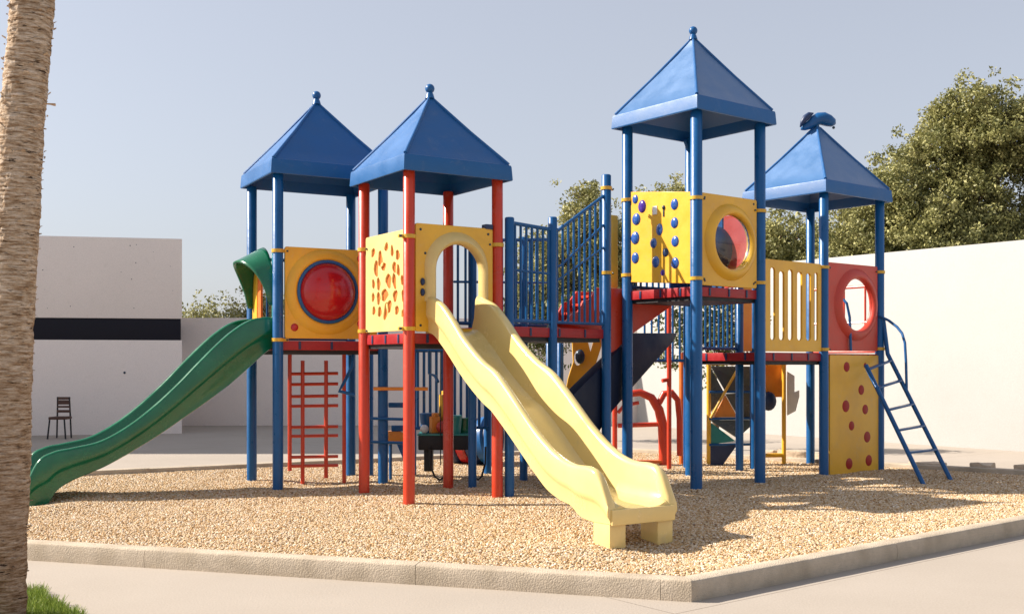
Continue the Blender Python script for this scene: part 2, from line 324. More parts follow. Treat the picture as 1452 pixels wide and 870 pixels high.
# ------------------------------------------------------------------ ground
PZ = -.10
b = MB(); b.grid([[(-400, -60, PZ), (400, -60, PZ)], [(-400, 900, PZ), (400, 900, PZ)]]); kind(b.build('ground', 'pave'), 'structure')
kc = [(1.27, 7.65), (9.4, 14.1), (1.79, 19.8), (-12.77, 11.83)]      # outer kerb corners
def inset(poly, d):
    P = [Vector((x, y)) for x, y in poly]; out = []
    for i in range(len(P)):
        a, b_, c = P[i-1], P[i], P[(i+1) % len(P)]
        e1, e2 = (b_-a).normalized(), (c-b_).normalized(); n1, n2 = Vector((-e1.y, e1.x)), Vector((-e2.y, e2.x))
        k = (n1+n2).normalized(); out.append(b_ + k*(d/max(.2, k.dot(n1))))
    return [(p.x, p.y) for p in out]
ki = inset(kc, .17)
bm = MB()
rng = random.Random(3)
for i in range(4):
    a0, a1, b0, b1 = Vector(kc[i]), Vector(kc[(i+1) % 4]), Vector(ki[i]), Vector(ki[(i+1) % 4])
    L_ = (a1-a0).length; nseg = max(3, int(L_/2.45)); cuts = [0]+[(k/nseg) for k in range(1, nseg)]+[1]
    if i == 3: cuts = [0, .16, .34, .50, .68, .815, .917, .983, 1] if False else [0, .2, .4, .555, .693, .857, .985, 1]
    for k in range(len(cuts)-1):
        g = .0022/L_; s0, s1 = cuts[k]+(g if k else 0), cuts[k+1]-(g if k < len(cuts)-2 else 0)
        dz = rng.uniform(-.003, .003)
        # rounded top edges, fine subdivision along the run so that the edge can be chipped
        m_ = max(2, int(L_*(s1-s0)/.10)); rows = []
        for j in range(m_+1):
            s = s0+(s1-s0)*j/m_; o = a0.lerp(a1, s); n_ = b0.lerp(b1, s); w = (n_-o)
            ch = .010+.012*max(0, noise.noise(Vector((o.x*5, o.y*5, 3)))) ; ch2 = .010+.014*max(0, noise.noise(Vector((o.x*5, o.y*5, 9))))
            top = .05+dz
            prof = [(0, PZ-.05), (-.01, -.02), (0, top-ch*1.4), (ch*.35, top-ch*.4), (ch*1.3, top), (w.length/2, top+.002), (w.length-ch2*1.3, top), (w.length-ch2*.35, top-ch2*.4), (w.length, top-ch2*1.4), (w.length, PZ-.05)]
            wn = w.normalized(); rows.append([(o.x+wn.x*x, o.y+wn.y*x, z) for x, z in prof])
        bm.grid(rows)
        for rw in (rows[0], rows[-1]): bm.bm.faces.new([bm.bm.verts.new(p) for p in rw])
kind(bm.build('kerb', 'kerb', angle=50), 'structure')

# gravel bed, gently uneven
kg = [Vector(p) for p in inset(kc, .16)]
N = 90; rows = []
for i in range(N+1):
    s = i/N; a, b_ = kg[3].lerp(kg[2], s), kg[0].lerp(kg[1], s); row = []
    for j in range(N+1):
        p = b_.lerp(a, j/N); edge = min(i, j, N-i, N-j)
        z = -.016+.018*noise.noise(Vector((p.x*1.1, p.y*1.1, 0)))+.010*noise.noise(Vector((p.x*4, p.y*4, 5)))
        for hx, hy, hr, hd in ((1.35, 9.2, .75, .05), (-5.75, 12.4, .7, .045), (5.8, 14.4, .6, .03), (-.9, 14.4, .8, .02), (-2.6, 14.3, .6, .02)):
            q = ((p.x-hx)**2+(p.y-hy)**2)/hr**2; z += hd*(-math.exp(-q*1.6)+.45*math.exp(-(math.sqrt(q)-1.25)**2*5))
        if edge == 0: z = -.02
        row.append((p.x, p.y, z))
    rows.append(row)
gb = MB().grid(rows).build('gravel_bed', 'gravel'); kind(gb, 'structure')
# loose pebbles as one scattered object
gm = gb.data.copy(); gm.materials.clear(); gm.materials.append(M['pebble'])
peb = bpy.data.objects.new('gravel', gm); C.objects.link(peb); kind(peb, 'stuff'); peb['label'] = 'loose tan and cream pea gravel filling the kerbed play area'; peb['category'] = 'gravel'
ng = bpy.data.node_groups.new('pebbles', 'GeometryNodeTree')
ng.interface.new_socket('Geometry', in_out='INPUT', socket_type='NodeSocketGeometry'); ng.interface.new_socket('Geometry', in_out='OUTPUT', socket_type='NodeSocketGeometry')
nn, LL = ng.nodes, ng.links
gi, go = nn.new('NodeGroupInput'), nn.new('NodeGroupOutput')
pos = nn.new('GeometryNodeInputPosition'); spx = nn.new('ShaderNodeSeparateXYZ'); LL.new(pos.outputs[0], spx.inputs[0])
mr = nn.new('ShaderNodeMapRange'); LL.new(spx.outputs[1], mr.inputs[0]); mr.inputs[1].default_value = 8; mr.inputs[2].default_value = 17; mr.inputs[3].default_value = 2000; mr.inputs[4].default_value = 1100
ds = nn.new('GeometryNodeDistributePointsOnFaces'); LL.new(gi.outputs[0], ds.inputs['Mesh']); LL.new(mr.outputs[0], ds.inputs['Density'])
ico = nn.new('GeometryNodeMeshIcoSphere'); ico.inputs['Radius'].default_value = .0125; ico.inputs['Subdivisions'].default_value = 2
smn = nn.new('GeometryNodeSetShadeSmooth'); LL.new(ico.outputs[0], smn.inputs[0])
smt = nn.new('GeometryNodeSetMaterial'); LL.new(smn.outputs[0], smt.inputs[0]); smt.inputs['Material'].default_value = M['pebble']
ip = nn.new('GeometryNodeInstanceOnPoints'); LL.new(ds.outputs['Points'], ip.inputs['Points']); LL.new(smt.outputs[0], ip.inputs['Instance'])
rv = nn.new('FunctionNodeRandomValue'); rv.data_type = 'FLOAT_VECTOR'; rv.inputs[0].default_value = (.72, .7, .6); rv.inputs[1].default_value = (1.12, 1.1, .95); LL.new(rv.outputs[0], ip.inputs['Scale'])
rr = nn.new('FunctionNodeRandomValue'); rr.data_type = 'FLOAT_VECTOR'; rr.inputs[0].default_value = (-.6, -.6, 0); rr.inputs[1].default_value = (.6, .6, 6.28); rr.inputs['Seed'].default_value = 4; LL.new(rr.outputs[0], ip.inputs['Rotation'])
LL.new(ip.outputs[0], go.inputs[0])
md = peb.modifiers.new('scatter', 'NODES'); md.node_group = ng

# ------------------------------------------------------------------ buildings and walls
def wall_line(name, p0, p1, h, th, material, label, cat='wall', coping=None):
    p0, p1 = Vector((*p0, 0)), Vector((*p1, 0)); u = (p1-p0).normalized(); n = u.cross(Z)
    w = MB(); c = (p0+p1)/2; w.box((c.x-n.x*th/2, c.y-n.y*th/2, (h+PZ-.3)/2), u*((p1-p0).length/2), n*(th/2), Z*((h-PZ+.3)/2), .01)
    o = recentre(w.build(name, material)); tag(o, label, cat); return o
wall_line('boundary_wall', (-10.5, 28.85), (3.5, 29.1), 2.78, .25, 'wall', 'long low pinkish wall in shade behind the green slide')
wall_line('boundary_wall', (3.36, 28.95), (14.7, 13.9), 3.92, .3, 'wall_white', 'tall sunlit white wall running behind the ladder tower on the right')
bt = thing('rendered_building', 'flat rendered building with a dark horizontal strip beside the palm trunk', 'building', (-12, 27, PZ))
q0, q1 = Vector((-15.2, 24.15, 0)), Vector((-7.86, 25.7, 0)); uu = (q1-q0).normalized(); nn_ = uu.cross(Z); Lb = (q1-q0).length; cb = (q0+q1)/2
bk = Vector((-.34, .94, 0)); ql = Vector((-16.4, 27.9, 0))
def slab3(za, zb, i=0.): a, d = q0+uu*i-nn_*i, q1-uu*i-nn_*i; P = [a, d, d+bk*3.8, ql]; return MB().hexa([p+Z*za for p in P]+[p+Z*zb for p in P], .01)
slab3(2.63, 4.53).build('upper_wall', 'block', bt)
slab3(2.12, 2.628, .03).build('dark_strip', 'dark_strip', bt)
slab3(-.3, 2.118).build('lower_wall', 'wall', bt)
for k in range(24):
    t, z = rng.uniform(.3, Lb-.2), rng.uniform(2.8, 4.4)
    MB().ball(q0+uu*t+Z*z+nn_*.003, rng.uniform(.006, .013), (1, .3, 1), 8).build('tie_hole', 'bolt', bt)
for t, z in ((6.2, 1.35), (3.9, .95)): MB().ball(q0+uu*t+Z*z+nn_*.003, .03, (1, .3, 1), 8).build('tie_hole', 'bolt', bt)
# unseen tall block, added outside the frame at left to shade the plaza
wg = MB(); wg.box((-22, 27.6, 6.4), (5.4, 0, 0), (0, 5.6, 0), (0, 0, 6.5), .03)
tag(recentre(wg.build('plaza_shade_block', 'wall')), 'unseen tall pale block added beyond the left edge to shade the plaza', 'building')

# ------------------------------------------------------------------ tower kit
def clamp(post, x, y, z, r, dirn):
    b = MB(); b.tube([(x, y, z-.022), (x, y, z+.022)], r+.012, 18)
    b.box((x+dirn.x*(r+.035), y+dirn.y*(r+.035), z), dirn*.035, dirn.cross(Z)*.012, Z*.018, .004)
    b.build('clamp', 'band', post)
    MB().tube([Vector((x, y, z))+dirn*(r+.05)-dirn.cross(Z)*.03, Vector((x, y, z))+dirn*(r+.05)+dirn.cross(Z)*.03], .013, 8).build('bolt', 'bolt', post)
def post(parent, x, y, z1, material, clamps=(), r=.067, z0=-.12):
    b = MB(); n = 5
    b.tube([(x, y, z0), (x, y, z1-.012), (x, y, z1)], [r, r, r-.012], 22)
    o = b.build('post', material, parent, angle=50)
    for z, d in clamps: clamp(o, x, y, z, r, Vector((*d[:2], 0)))
    return o
def roof(parent, corners, ze, zp, o=.13, fin='ball', fh=.18, top=.0, material='blue_roof'):
    """four-sided roof: corners are the post centres (front, right, back, left)"""
    P = [Vector((x, y, 0)) for x, y in corners]; c = sum(P, Vector())/4
    E = []
    for i in range(4):
        a, q, d = P[i-1], P[i], P[(i+1) % 4]
        e1, e2 = (q-a).normalized(), (d-q).normalized(); n1, n2 = e1.cross(Z), e2.cross(Z); k = (n1+n2).normalized()
        E.append(q+k*(o/max(.3, k.dot(n1))))
    def ring(f, z): return [c+(e_-c)*f+Z*z for e_ in E]
    b = MB(); rings = [ring(.955, ze+.03), ring(.965, ze), ring(1.0, ze), ring(1.006, ze+.012), ring(.992, ze+fh-.02), ring(.985, ze+fh), ring(.965, ze+fh+.006), ring(.955, ze+fh+.012)]
    H = zp-(ze+fh)
    for f, s in ((.80, .168), (.5, .468), (.2, .775), (.045, .955), (.03, 1.0)): rings.append(ring(f, ze+fh+H*s))
    V = [[b.bm.verts.new(p) for p in r_] for r_ in rings]
    for i in range(len(V)-1):
        for k in range(4): b.bm.faces.new((V[i][k], V[i][(k+1) % 4], V[i+1][(k+1) % 4], V[i+1][k]))
    b.bm.faces.new(V[-1])
    inner = [[b.bm.verts.new(p) for p in ring(.95, ze+.03)], [b.bm.verts.new(p) for p in ring(.93, ze+fh*.8)], [b.bm.verts.new(p) for p in ring(.05, zp-.12)]]
    for i in range(2):
        for k in range(4): b.bm.faces.new((inner[i][k], inner[i][(k+1) % 4], inner[i+1][(k+1) % 4], inner[i+1][k]))
    b.bm.faces.new(inner[-1])
    ro = b.build('roof', material, parent, angle=25)
    if material != 'blue_roof':       # skirt keeps the stronger blue, only the slopes are faded
        ro.data.materials.append(M['blue_roof'])
        for p_ in ro.data.polygons:
            if p_.center.z < ze+fh+.02 or p_.normal.z < 0: p_.material_index = 1
    rb = MB()
    for k in range(4):                # rolled hip ridges
        rb.tube([ring(.955, ze+fh+.015)[k], ring(.5, ze+fh+H*.47)[k], ring(.04, ze+fh+H*.96)[k]], [.022, .02, .016], 10)
    rb.build('hip_ridge', 'blue_roof', ro)
    if fin == 'ball':
        MB().tube([c+Z*(zp-.03), c+Z*(zp+.02), c+Z*(zp+.05)], [.06, .045, .03], 14).ball(c+Z*(zp+.09), .058, seg=20).build('finial', 'blue', ro)
    return ro, c
def deck(parent, corners, zt, th=.12, brackets=True):
    P = [Vector((x, y, 0)) for x, y in corners]
    b = MB(); b.hexa([p+Z*(zt-th) for p in P]+[p+Z*zt for p in P], .008)
    o = b.build('deck', 'deck_red', parent)
    u_ = MB(); q = [P[0].lerp(P[2], .03), P[1].lerp(P[3], .03), P[2].lerp(P[0], .03), P[3].lerp(P[1], .03)]
    u_.hexa([p+Z*(zt-th-.05) for p in q]+[p+Z*(zt-th+.004) for p in q]); u_.build('underframe', 'black', o)
    if brackets:
        for i in (3, 0):
            a, d = P[i], P[(i+1) % 4]; e1 = (d-a).normalized(); n1 = e1.cross(Z); L_ = (d-a).length
            for f in (.2, .5, .78): MB().box(a+e1*(L_*f)+n1*.004+Z*(zt-th*.5), e1*.016, n1*.006, Z*(th*.42), .003).build('bracket', 'blue_dark', o)
    return o
def bars(name, parent, p0, p1, z0a, z1a, z0b, z1b, n, material='blue', mids=(), r=.0165, R_=.024, part=True):
    """a barrier: top and bottom rails and uprights between p0 (heights z0a..z1a) and p1 (z0b..z1b)"""
    p0, p1 = Vector((*p0, 0)), Vector((*p1, 0)); b = MB()
    b.tube([p0+Z*z1a, p1+Z*z1b], R_, 10); b.tube([p0+Z*z0a, p1+Z*z0b], R_, 10)
    for f in mids: b.tube([p0+Z*(z0a+(z1a-z0a)*f), p1+Z*(z0b+(z1b-z0b)*f)], .016, 8)
    for k in range(n):
        f = (k+.5)/n; p = p0.lerp(p1, f); b.tube([p+Z*(z0a+(z0b-z0a)*f), p+Z*(z1a+(z1b-z1a)*f)], r, 8, False)
    return b.build(name, material, parent)
def dome(parent, name, c, n, r, h, material, seg=28):
    c, n = Vector(c), Vector(n).normalized(); a = n.cross(Z).normalized(); b_ = Z
    b = MB(); rings = []
    for i in range(9):
        t = math.pi/2*i/8.3; rr_, hh = r*math.cos(t), h*math.sin(t)
        rings.append([c+n*hh+(a*math.cos(2*math.pi*k/seg)+b_*math.sin(2*math.pi*k/seg))*rr_ for k in range(seg+1)])
    b.grid(rings); b.bm.faces.new([b.bm.verts.new(p) for p in rings[-1][:-1]])
    bmesh.ops.remove_doubles(b.bm, verts=b.bm.verts, dist=1e-4)
    return b.build(name, material, parent)
def flange(parent, name, A, u, t, z, r0, r1, h, material, n=48):
    """a raised rounded ring around an opening"""
    rings = []; prof = []
    for i in range(9): s = i/8; prof.append((r0+(r1-r0)*s, h*math.sin(math.pi*min(1, (s*.9+.1)))**.7 if 0 < s < 1 else 0.0))
    prof = [(r0, -.03), (r0, h*.35), (r0+.012, h*.75)]+[(r0+.03+(r1-r0-.03)*s, h*(1-s**2.2)) for s in (0, .15, .3, .45, .6, .75, .9, 1)]
    b = MB()
    for k in range(n+1):
        a = 2*math.pi*k/n; rings.append([onf(A, u, t+rr_*math.cos(a), z+rr_*math.sin(a), .018+hh) for rr_, hh in prof])
    b.grid(rings); bmesh.ops.remove_doubles(b.bm, verts=b.bm.verts, dist=1e-4)
    return b.build(name, material, parent, angle=60)

# ------------------------------------------------------------------ left tower: blue posts, red dome panel
def v2(p, u, k): return (p[0]+u.x*k, p[1]+u.y*k)
uL, vL = U(29), U(119)
LA = (-2.951, 13.6); LL_ = v2(LA, vL, 1.2); LR = v2(LA, uL, 1.42); LB = v2(LR, vL, 1.2)
t1 = thing('play_tower', 'blue-posted play tower with red dome window panel, where the green slide starts', 'play tower', (-2.6, 14.4, 0), 'roofed play towers')
post(t1, *LA, 3.98, 'blue', [(3.0, uL), (1.88, uL)]); post(t1, *LL_, 3.98, 'blue', [(3.0, uL)])
post(t1, *LR, 3.98, 'blue', [(3.0, -uL)]); post(t1, *LB, 3.98, 'blue')
roof(t1, [LA, LR, LB, LL_], 3.96, 5.08, .12)
deck(t1, [LA, LR, LB, LL_], 1.87)
ptop = [(.085, 1.9), (1.33, 1.9), (1.33, 3.06), (.085, 3.06)]
p = plate('window_panel', rrect(.085, 1.9, 1.33, 3.06, .03), [circ(.64, 2.50, .375)], .035, (*LA, 0), uL, 'yellow', t1)
flange(p, 'raised_ring', LA, uL, .64, 2.50, .40, .55, .055, 'yellow')
b = MB(); b.torus(onf(LA, uL, .64, 2.50, .05), uL, Z, .385, .028); b.build('blue_rim', 'blue', p)
dome(p, 'red_dome', onf(LA, uL, .64, 2.50, .02), uL.cross(Z), .375, .27, 'red_dome')
for t, z in ((.21, 2.04), (1.10, 2.95), (1.10, 2.1)):
    dome(p, 'knob', onf(LA, uL, t, z, .017), uL.cross(Z), .05, .02, 'red_dome', 16)
# far side barrier
bars('rear_barrier', t1, LL_, LB, 1.92, 3.0, 1.92, 3.0, 10)
# entrance panel inside the slide mouth: painted in stripes
plate('mouth_panel', rrect(.9, 1.9, 1.12, 3.0, .05), [], .03, (*v2(LA, vL, 0), 0), vL, 'yellow', t1, n=-uL)
plate('mouth_panel', rrect(.72, 1.9, .86, 2.75, .04), [], .03, (*v2(LA, vL, 0), 0), vL, 'orange_red', t1, n=-uL)
plate('mouth_panel', rrect(.08, 1.9, .22, 3.02, .04), [], .03, (*v2(LA, vL, 0), 0), vL, 'teal', t1, n=-uL)

# ------------------------------------------------------------------ red-posted tower
uR, vR = U(33), U(123)
RA = (-1.174, 12.3); RL = v2(RA, vR, 1.19); RR = v2(RA, uR, 1.19); RB = v2(RR, vR, 1.19)
t2 = thing('play_tower', 'red-posted play tower with arched opening, where the pale yellow slide starts', 'play tower', (-1.0, 13.1, 0), 'roofed play towers')
post(t2, *RA, 3.80, 'red', [(3.03, -uR), (1.98, -uR)]); post(t2, *RL, 3.80, 'red', [(2.98, -vR), (1.98, -vR)])
post(t2, *RR, 3.80, 'red', [(3.0, -uR)]); post(t2, *RB, 3.80, 'red')
roof(t2, [RA, RR, RB, RL], 3.765, 4.83, .13)
deck(t2, [RA, RR, RB, RL], 1.93, .12)
# patterned panel on the left face
gl = [(.91,2.92,12,30),(.71,2.83,14,60),(.55,2.96,12,28),(.4,2.9,9,40),(.26,2.84,12,36),(.82,2.72,14,60),(.63,2.73,16,30),(.34,2.7,12,40),(.24,2.66,10,40),(.9,2.54,10,30),(.76,2.53,12,40),(.49,2.55,18,44),(.34,2.54,12,50),(.14,2.54,10,30),(.91,2.38,10,28),(.76,2.36,12,40),(.6,2.39,22,36),(.32,2.37,14,36),(.12,2.36,10,36),(.89,2.22,10,30),(.73,2.2,12,36),(.57,2.2,12,60),(.48,2.25,16,40),(.28,2.2,12,30),(.13,2.16,8,26)]
holes = []
for t, z, w, h in gl:
    sw, sh = w*.0042, h*.0019; tilt = rng.uniform(-.35, .35); pts = []
    for i in range(14):
        a = 2*math.pi*i/14; ww = 1+.28*math.sin(3*a+t*40)*.8
        x, y = sw*math.cos(a)*ww, sh*math.sin(a)*(1+.15*math.cos(2*a+z*9)); pts.append((t+x+y*tilt*.5, z+y))
    holes.append(pts)
p = plate('patterned_panel', rrect(.075, 1.96, 1.115, 3.12, .03), holes, .03, (*RA, 0), vR, 'cream', t2, n=-uR, bevel=.003)
b = MB(); b.box(onf(RA, vR, .595, 2.54, 0)+uR*.011, vR*.5, uR*.004, Z*.54); b.build('inlay', 'orange_red', p)
# slide panel with arch
def arch(t0, t1_, z0, z1, n=20):
    r_ = (t1_-t0)/2; c = (t0+t1_)/2; return [(t1_, z0)]+[(c+r_*math.cos(math.pi*i/n), z1-r_+r_*math.sin(math.pi*i/n)) for i in range(n+1)]+[(t0, z0)]
p = plate('slide_panel', rrect(.075, 1.95, 1.115, 3.19, .03), [arch(.30, .94, 1.99, 2.98)], .035, (*RA, 0), uR, 'yellow', t2)
rings = []
for i, (t, z) in enumerate(arch(.30, .94, 2.3, 2.98, 24)):
    c = Vector((.62, 2.66)); d = (Vector((t, z))-c); d = Vector((d.x, max(0, z-2.66))).normalized() if z > 2.66 else Vector((1 if t > .6 else -1, 0))
    g_ = .10+.03*max(0, d.y)
    prof = [(-.005, -.02), (-.012, .05), (0, .095), (.025, .115), (.06, .10), (g_, .03), (g_+.01, .015)]
    rings.append([onf(RA, uR, t+d.x*a, z+d.y*a, o_) for a, o_ in prof])
MB().grid(rings).build('arch_hood', 'cream', p, angle=60)
for t, z in ((.16, 2.52), (.16, 2.40)):
    MB().ball(onf(RA, uR, t, z, .03), .045, (.6, .5, 1), 12).build('grip', 'blue_dark', p)
for t, z in ((.14, 2.02), (1.05, 2.02), (.14, 3.12), (1.05, 3.12), (.2, 2.85)): dome(p, 'bolt', onf(RA, uR, t, z, .017), uR.cross(Z), .016, .01, 'bolt', 10)
MB().box(onf(RA, uR, 1.06, 3.21, -.02), uR*.05, vR*.05, Z*.03, .01).build('bracket', 'blue_dark', t2)

# ------------------------------------------------------------------ big tower
uB, vB = U(38), U(128)
BA = (2.34, 13.7); BR = v2(BA, uB, 1.25); BL = v2(BA, vB, 1.25); BB = v2(BR, vB, 1.25)
t3 = thing('play_tower', 'tallest blue play tower, yellow panel of blue bubbles and round porthole panel', 'play tower', (2.45, 14.6, 0), 'roofed play towers')
post(t3, *BA, 4.80, 'blue', [(3.68, uB), (2.66, uB)], .076); post(t3, *BR, 4.80, 'blue', [(3.62, -uB), (2.66, -uB)], .074)
post(t3, *BL, 4.80, 'blue', [(3.80, uB), (2.78, uB)], .072); post(t3, *BB, 4.80, 'blue', (), .074)
roof(t3, [BA, BR, BB, BL], 4.77, 5.98, .15, material='blue_faded')
deck(t3, [BA, BR, BB, BL], 2.56, .12)
p = plate('bubble_panel', [(.085, 2.60), (1.165, 2.68), (1.165, 3.90), (.085, 3.77)], [], .035, (*BA, 0), vB, 'yellow', t3, n=-uB)
nb = -uB
for i, (t, z, r_, k, mm) in enumerate([(1.08,3.79,.05,1.3,'chrome_blue'),(.95,3.68,.065,1.4,'purple'),(.36,3.64,.06,1.3,'chrome_blue'),(1.06,3.52,.07,1.2,'chrome_blue'),(.36,3.4,.06,1.25,'chrome_blue'),(.63,3.34,.055,1.5,'chrome_blue'),(1.08,3.27,.07,1.3,'chrome_blue'),(.74,3.17,.055,1.3,'chrome_blue'),(.35,3.16,.06,1.25,'chrome_blue'),(.52,3.03,.05,1.2,'blue_dark'),(1.08,3.0,.062,1.3,'chrome_blue'),(.7,2.92,.062,1.3,'chrome_blue'),(.35,2.88,.062,1.25,'chrome_blue'),(.57,2.77,.035,1.3,'purple')]):
    MB().ball(onf(BA, vB, t, z, 0)+nb*.012, r_*1.15, (1, 1, k*.85), 16, Matrix.Rotation(R(38), 4, 'Z') @ Matrix.Diagonal((.45, 1, 1, 1))).build('bubble', mm, p)
MB().box(onf(BA, vB, .71, 3.6, 0)+nb*.02, nb*.008, vB*.04, Z*.055, .004).build('sticker', 'white', p)
MB().box(onf(BA, vB, .55, 3.57, 0)+nb*.019, nb*.006, vB*.012, Z*.07, .003).ball(onf(BA, vB, .55, 3.62, 0)+nb*.019, .024, (1, 1, 1.3), 10).build('latch', 'bolt', p)
p = plate('porthole_panel', rrect(.085, 2.58, 1.165, 3.76, .03), [circ(.64, 3.16, .36)], .035, (*BA, 0), uB, 'yellow', t3)
flange(p, 'raised_ring', BA, uB, .64, 3.16, .355, .50, .075, 'yellow')
dome(p, 'clear_bubble', onf(BA, uB, .64, 3.16, .0), uB.cross(Z), .358, .17, 'glass')
for t, z in ((.14, 2.64), (1.1, 2.64), (.14, 3.70), (1.1, 3.70)): dome(p, 'bolt', onf(BA, uB, t, z, .017), uB.cross(Z), .016, .01, 'bolt', 10)
# panels of the far faces, seen through the porthole
plate('rear_panel', rrect(.08, 2.62, .62, 3.62, .03), [], .03, (*v2(BR, vB, 0), 0), vB, 'red_plastic', t3, n=uB)
plate('rear_panel', rrect(.64, 2.62, 1.17, 3.62, .03), [], .03, (*v2(BR, vB, 0), 0), vB, 'blue', t3, n=uB)
dome(t3, 'bubble_window', onf(v2(BR, vB, 0), vB, .82, 3.15)-uB*.02, -uB, .36, .25, 'blue_dark')
bars('rear_barrier', t3, v2(BL, uB, .08), v2(BL, uB, .78), 2.62, 3.6, 2.62, 3.6, 6)
plate('rear_panel', rrect(.82, 2.60, 1.18, 3.55, .03), [], .03, (*BL, 0), uB, 'chrome_blue', t3)
# side panel beside the bridge entry
plate('entry_panel', rrect(-.13, 2.62, .05, 3.62, .02), [], .03, (*v2(BL, vB, .25), 0), uB, 'yellow', t3)
# brace under the roof
MB().tube([Vector((*BB, 4.55)), Vector((*v2(BB, -uB, .12), 4.75))], .02, 8).build('brace', 'blue', t3)

# ------------------------------------------------------------------ right tower
QA = (4.45, 15.4); QR = v2(QA, uB, 1.38); QL = v2(QA, vB, 1.25); QB = v2(QR, vB, 1.25)
t4 = thing('play_tower', 'blue play tower with red round-hole panel above a yellow climbing board', 'play tower', (4.6, 16.3, 0), 'roofed play towers')
post(t4, *QA, 4.04, 'blue', [(2.95, uB), (1.78, uB)]); post(t4, *QR, 4.04, 'blue', [(2.95, -uB), (1.8, uB)])
post(t4, *QL, 4.04, 'blue'); post(t4, *QB, 4.04, 'blue')
ro, rc = roof(t4, [QA, QR, QB, QL], 4.0, 5.18, .13, None, material='blue_faded')
# curled blue bird-like finial
def blob(name, pts, rad, material, parent, flat=(1, 1, 1)):
    b = MB(); b.tube(pts, rad, 16); return b.build(name, material, parent, angle=80)
c5 = rc+Z*5.14
f = blob('finial', [c5+Vector(q) for q in ((-.24, 0, -.03), (-.20, 0, .0), (-.11, 0, .04), (-.04, 0, .10), (.03, 0, .135), (.10, 0, .135), (.18, 0, .105), (.25, 0, .07), (.28, 0, .05))], [.01, .05, .07, .085, .095, .10, .09, .065, .015], 'blue', ro)
blob('wing', [c5+Vector(q) for q in ((-.26, -.04, .0), (-.23, -.05, .07), (-.18, -.05, .14), (-.12, -.04, .19), (-.06, -.03, .21))], [.01, .035, .05, .04, .01], 'blue_dark', ro)
MB().ball(c5+Vector((.24, -.05, -.01)), .022, seg=10).build('nub', 'bolt', ro)
deck(t4, [QA, QR, QB, QL], 1.72, .11)
p = plate('round_hole_panel', rrect(.085, 1.76, 1.30, 3.03, .03), [circ(.76, 2.44, .375, .39)], .035, (*QA, 0), uB, 'red_plastic', t4)
flange(p, 'raised_ring', QA, uB, .76, 2.44, .38, .53, .06, 'red_plastic')
p = plate('climbing_board', rrect(.12, -.05, 1.34, 1.70, .02), [], .04, (*QA, 0), uB, 'yellow', t4)
for t, z, r_ in ((.52, 1.53, .075), (.88, 1.19, .075), (.50, .96, .09), (.98, .90, .075), (.64, .67, .07), (1.03, .49, .085), (.58, .12, .085), (1.07, .14, .085), (.98, 1.55, .04)):
    dome(p, 'hold', onf(QA, uB, t, z, .018), uB.cross(Z), r_, .010, 'hold_red', 20)
bars('rear_barrier', t4, v2(QR, vB, .06), v2(QB, vB, -.06), 1.76, 2.75, 1.76, 2.75, 3, 'red', mids=(.45,))
b = MB(); a = Vector((*v2(QA, uB, .58), 0))+uB.cross(Z)*.05
b.tube([a+Z*1.76, a+Z*2.25-uB*.03, a+Z*2.45-uB*.1, a-vB*-.35+Z*2.8-uB*.12, a+vB*.5+Z*2.8-uB*.1], .02, 8); b.build('grab_bar', 'blue', t4)

# ------------------------------------------------------------------ bridge right: slatted panel and deck
t5 = thing('low_bridge', 'low red-decked bridge with yellow slatted panel between the two right towers', 'bridge', (3.4, 15.4, 0))
gapf = .075
c_ = [v2(BR, Vector((QA[0]-BR[0], QA[1]-BR[1], 0)).normalized(), .08), QA, QL, BB]
deck(t5, [v2(BR, uB, .02), v2(QA, -uB, .07), v2(QL, -uB, .07), v2(BB, uB, .07)], 1.73, .115)
us = Vector((QA[0]-BR[0], QA[1]-BR[1], 0)); Ls = us.length; us.normalize()
hs_ = [rrect(x, 1.90, x+w, z1, w*.42) for x, w, z1 in ((.21, .10, 2.88), (.40, .115, 2.84), (.60, .11, 2.87), (.81, .115, 2.85), (1.02, .11, 2.84), (1.21, .09, 2.86))]
plate('slatted_panel', rrect(.08, 1.745, Ls-.08, 2.99, .03), hs_, .035, (*BR, 0), us, 'yellow', t5)
bars('rear_barrier', t5, v2(BB, uB, .08), v2(QL, uB, -.08), 1.80, 2.78, 1.80, 2.78, 13)
post(t5, 3.40, 16.12, 2.85, 'blue', (), .058)
plate('rear_panel', rrect(1.12, 1.76, 1.34, 2.75, .02), [], .03, (*BB, 0), uB, 'yellow', t5)

# ------------------------------------------------------------------ middle bridge and stair rails
t6 = thing('stair_bridge', 'blue-railed bridge with red steps rising from the red-posted tower to the tallest tower', 'bridge', (.4, 14.0, 0))
g0, g1 = (-.02, 13.03), (1.22, 14.27); ub = Vector((g1[0]-g0[0], g1[1]-g0[1], 0)); Lbr = ub.length; ub.normalize(); vb = Vector((-ub.y, ub.x, 0))
h0, h1 = v2(g0, vb, 1.05), v2(g1, vb, 1.05)
deck(t6, [g0, g1, h1, h0], 2.03, .12)
post(t6, -.03, 12.99, 3.34, 'blue', (), .058); post(t6, *v2(g0, ub, .75), 3.42, 'blue', (), .058)
post(t6, 1.25, 14.30, 4.08, 'blue', [(2.78, ub), (3.9, ub)], .063)
post(t6, *v2(h0, ub, .35), 3.25, 'blue', (), .055); post(t6, *v2(h1, ub, -.45), 3.3, 'blue', (), .055)
bars('front_rail', t6, v2(g0, ub, .03), v2(g0, ub, .72), 2.10, 3.28, 2.10, 3.26, 7, mids=(.52,))
b = MB(); P0 = Vector((*v2(g0, ub, .80), 0)); P1 = Vector((*g1, 0))
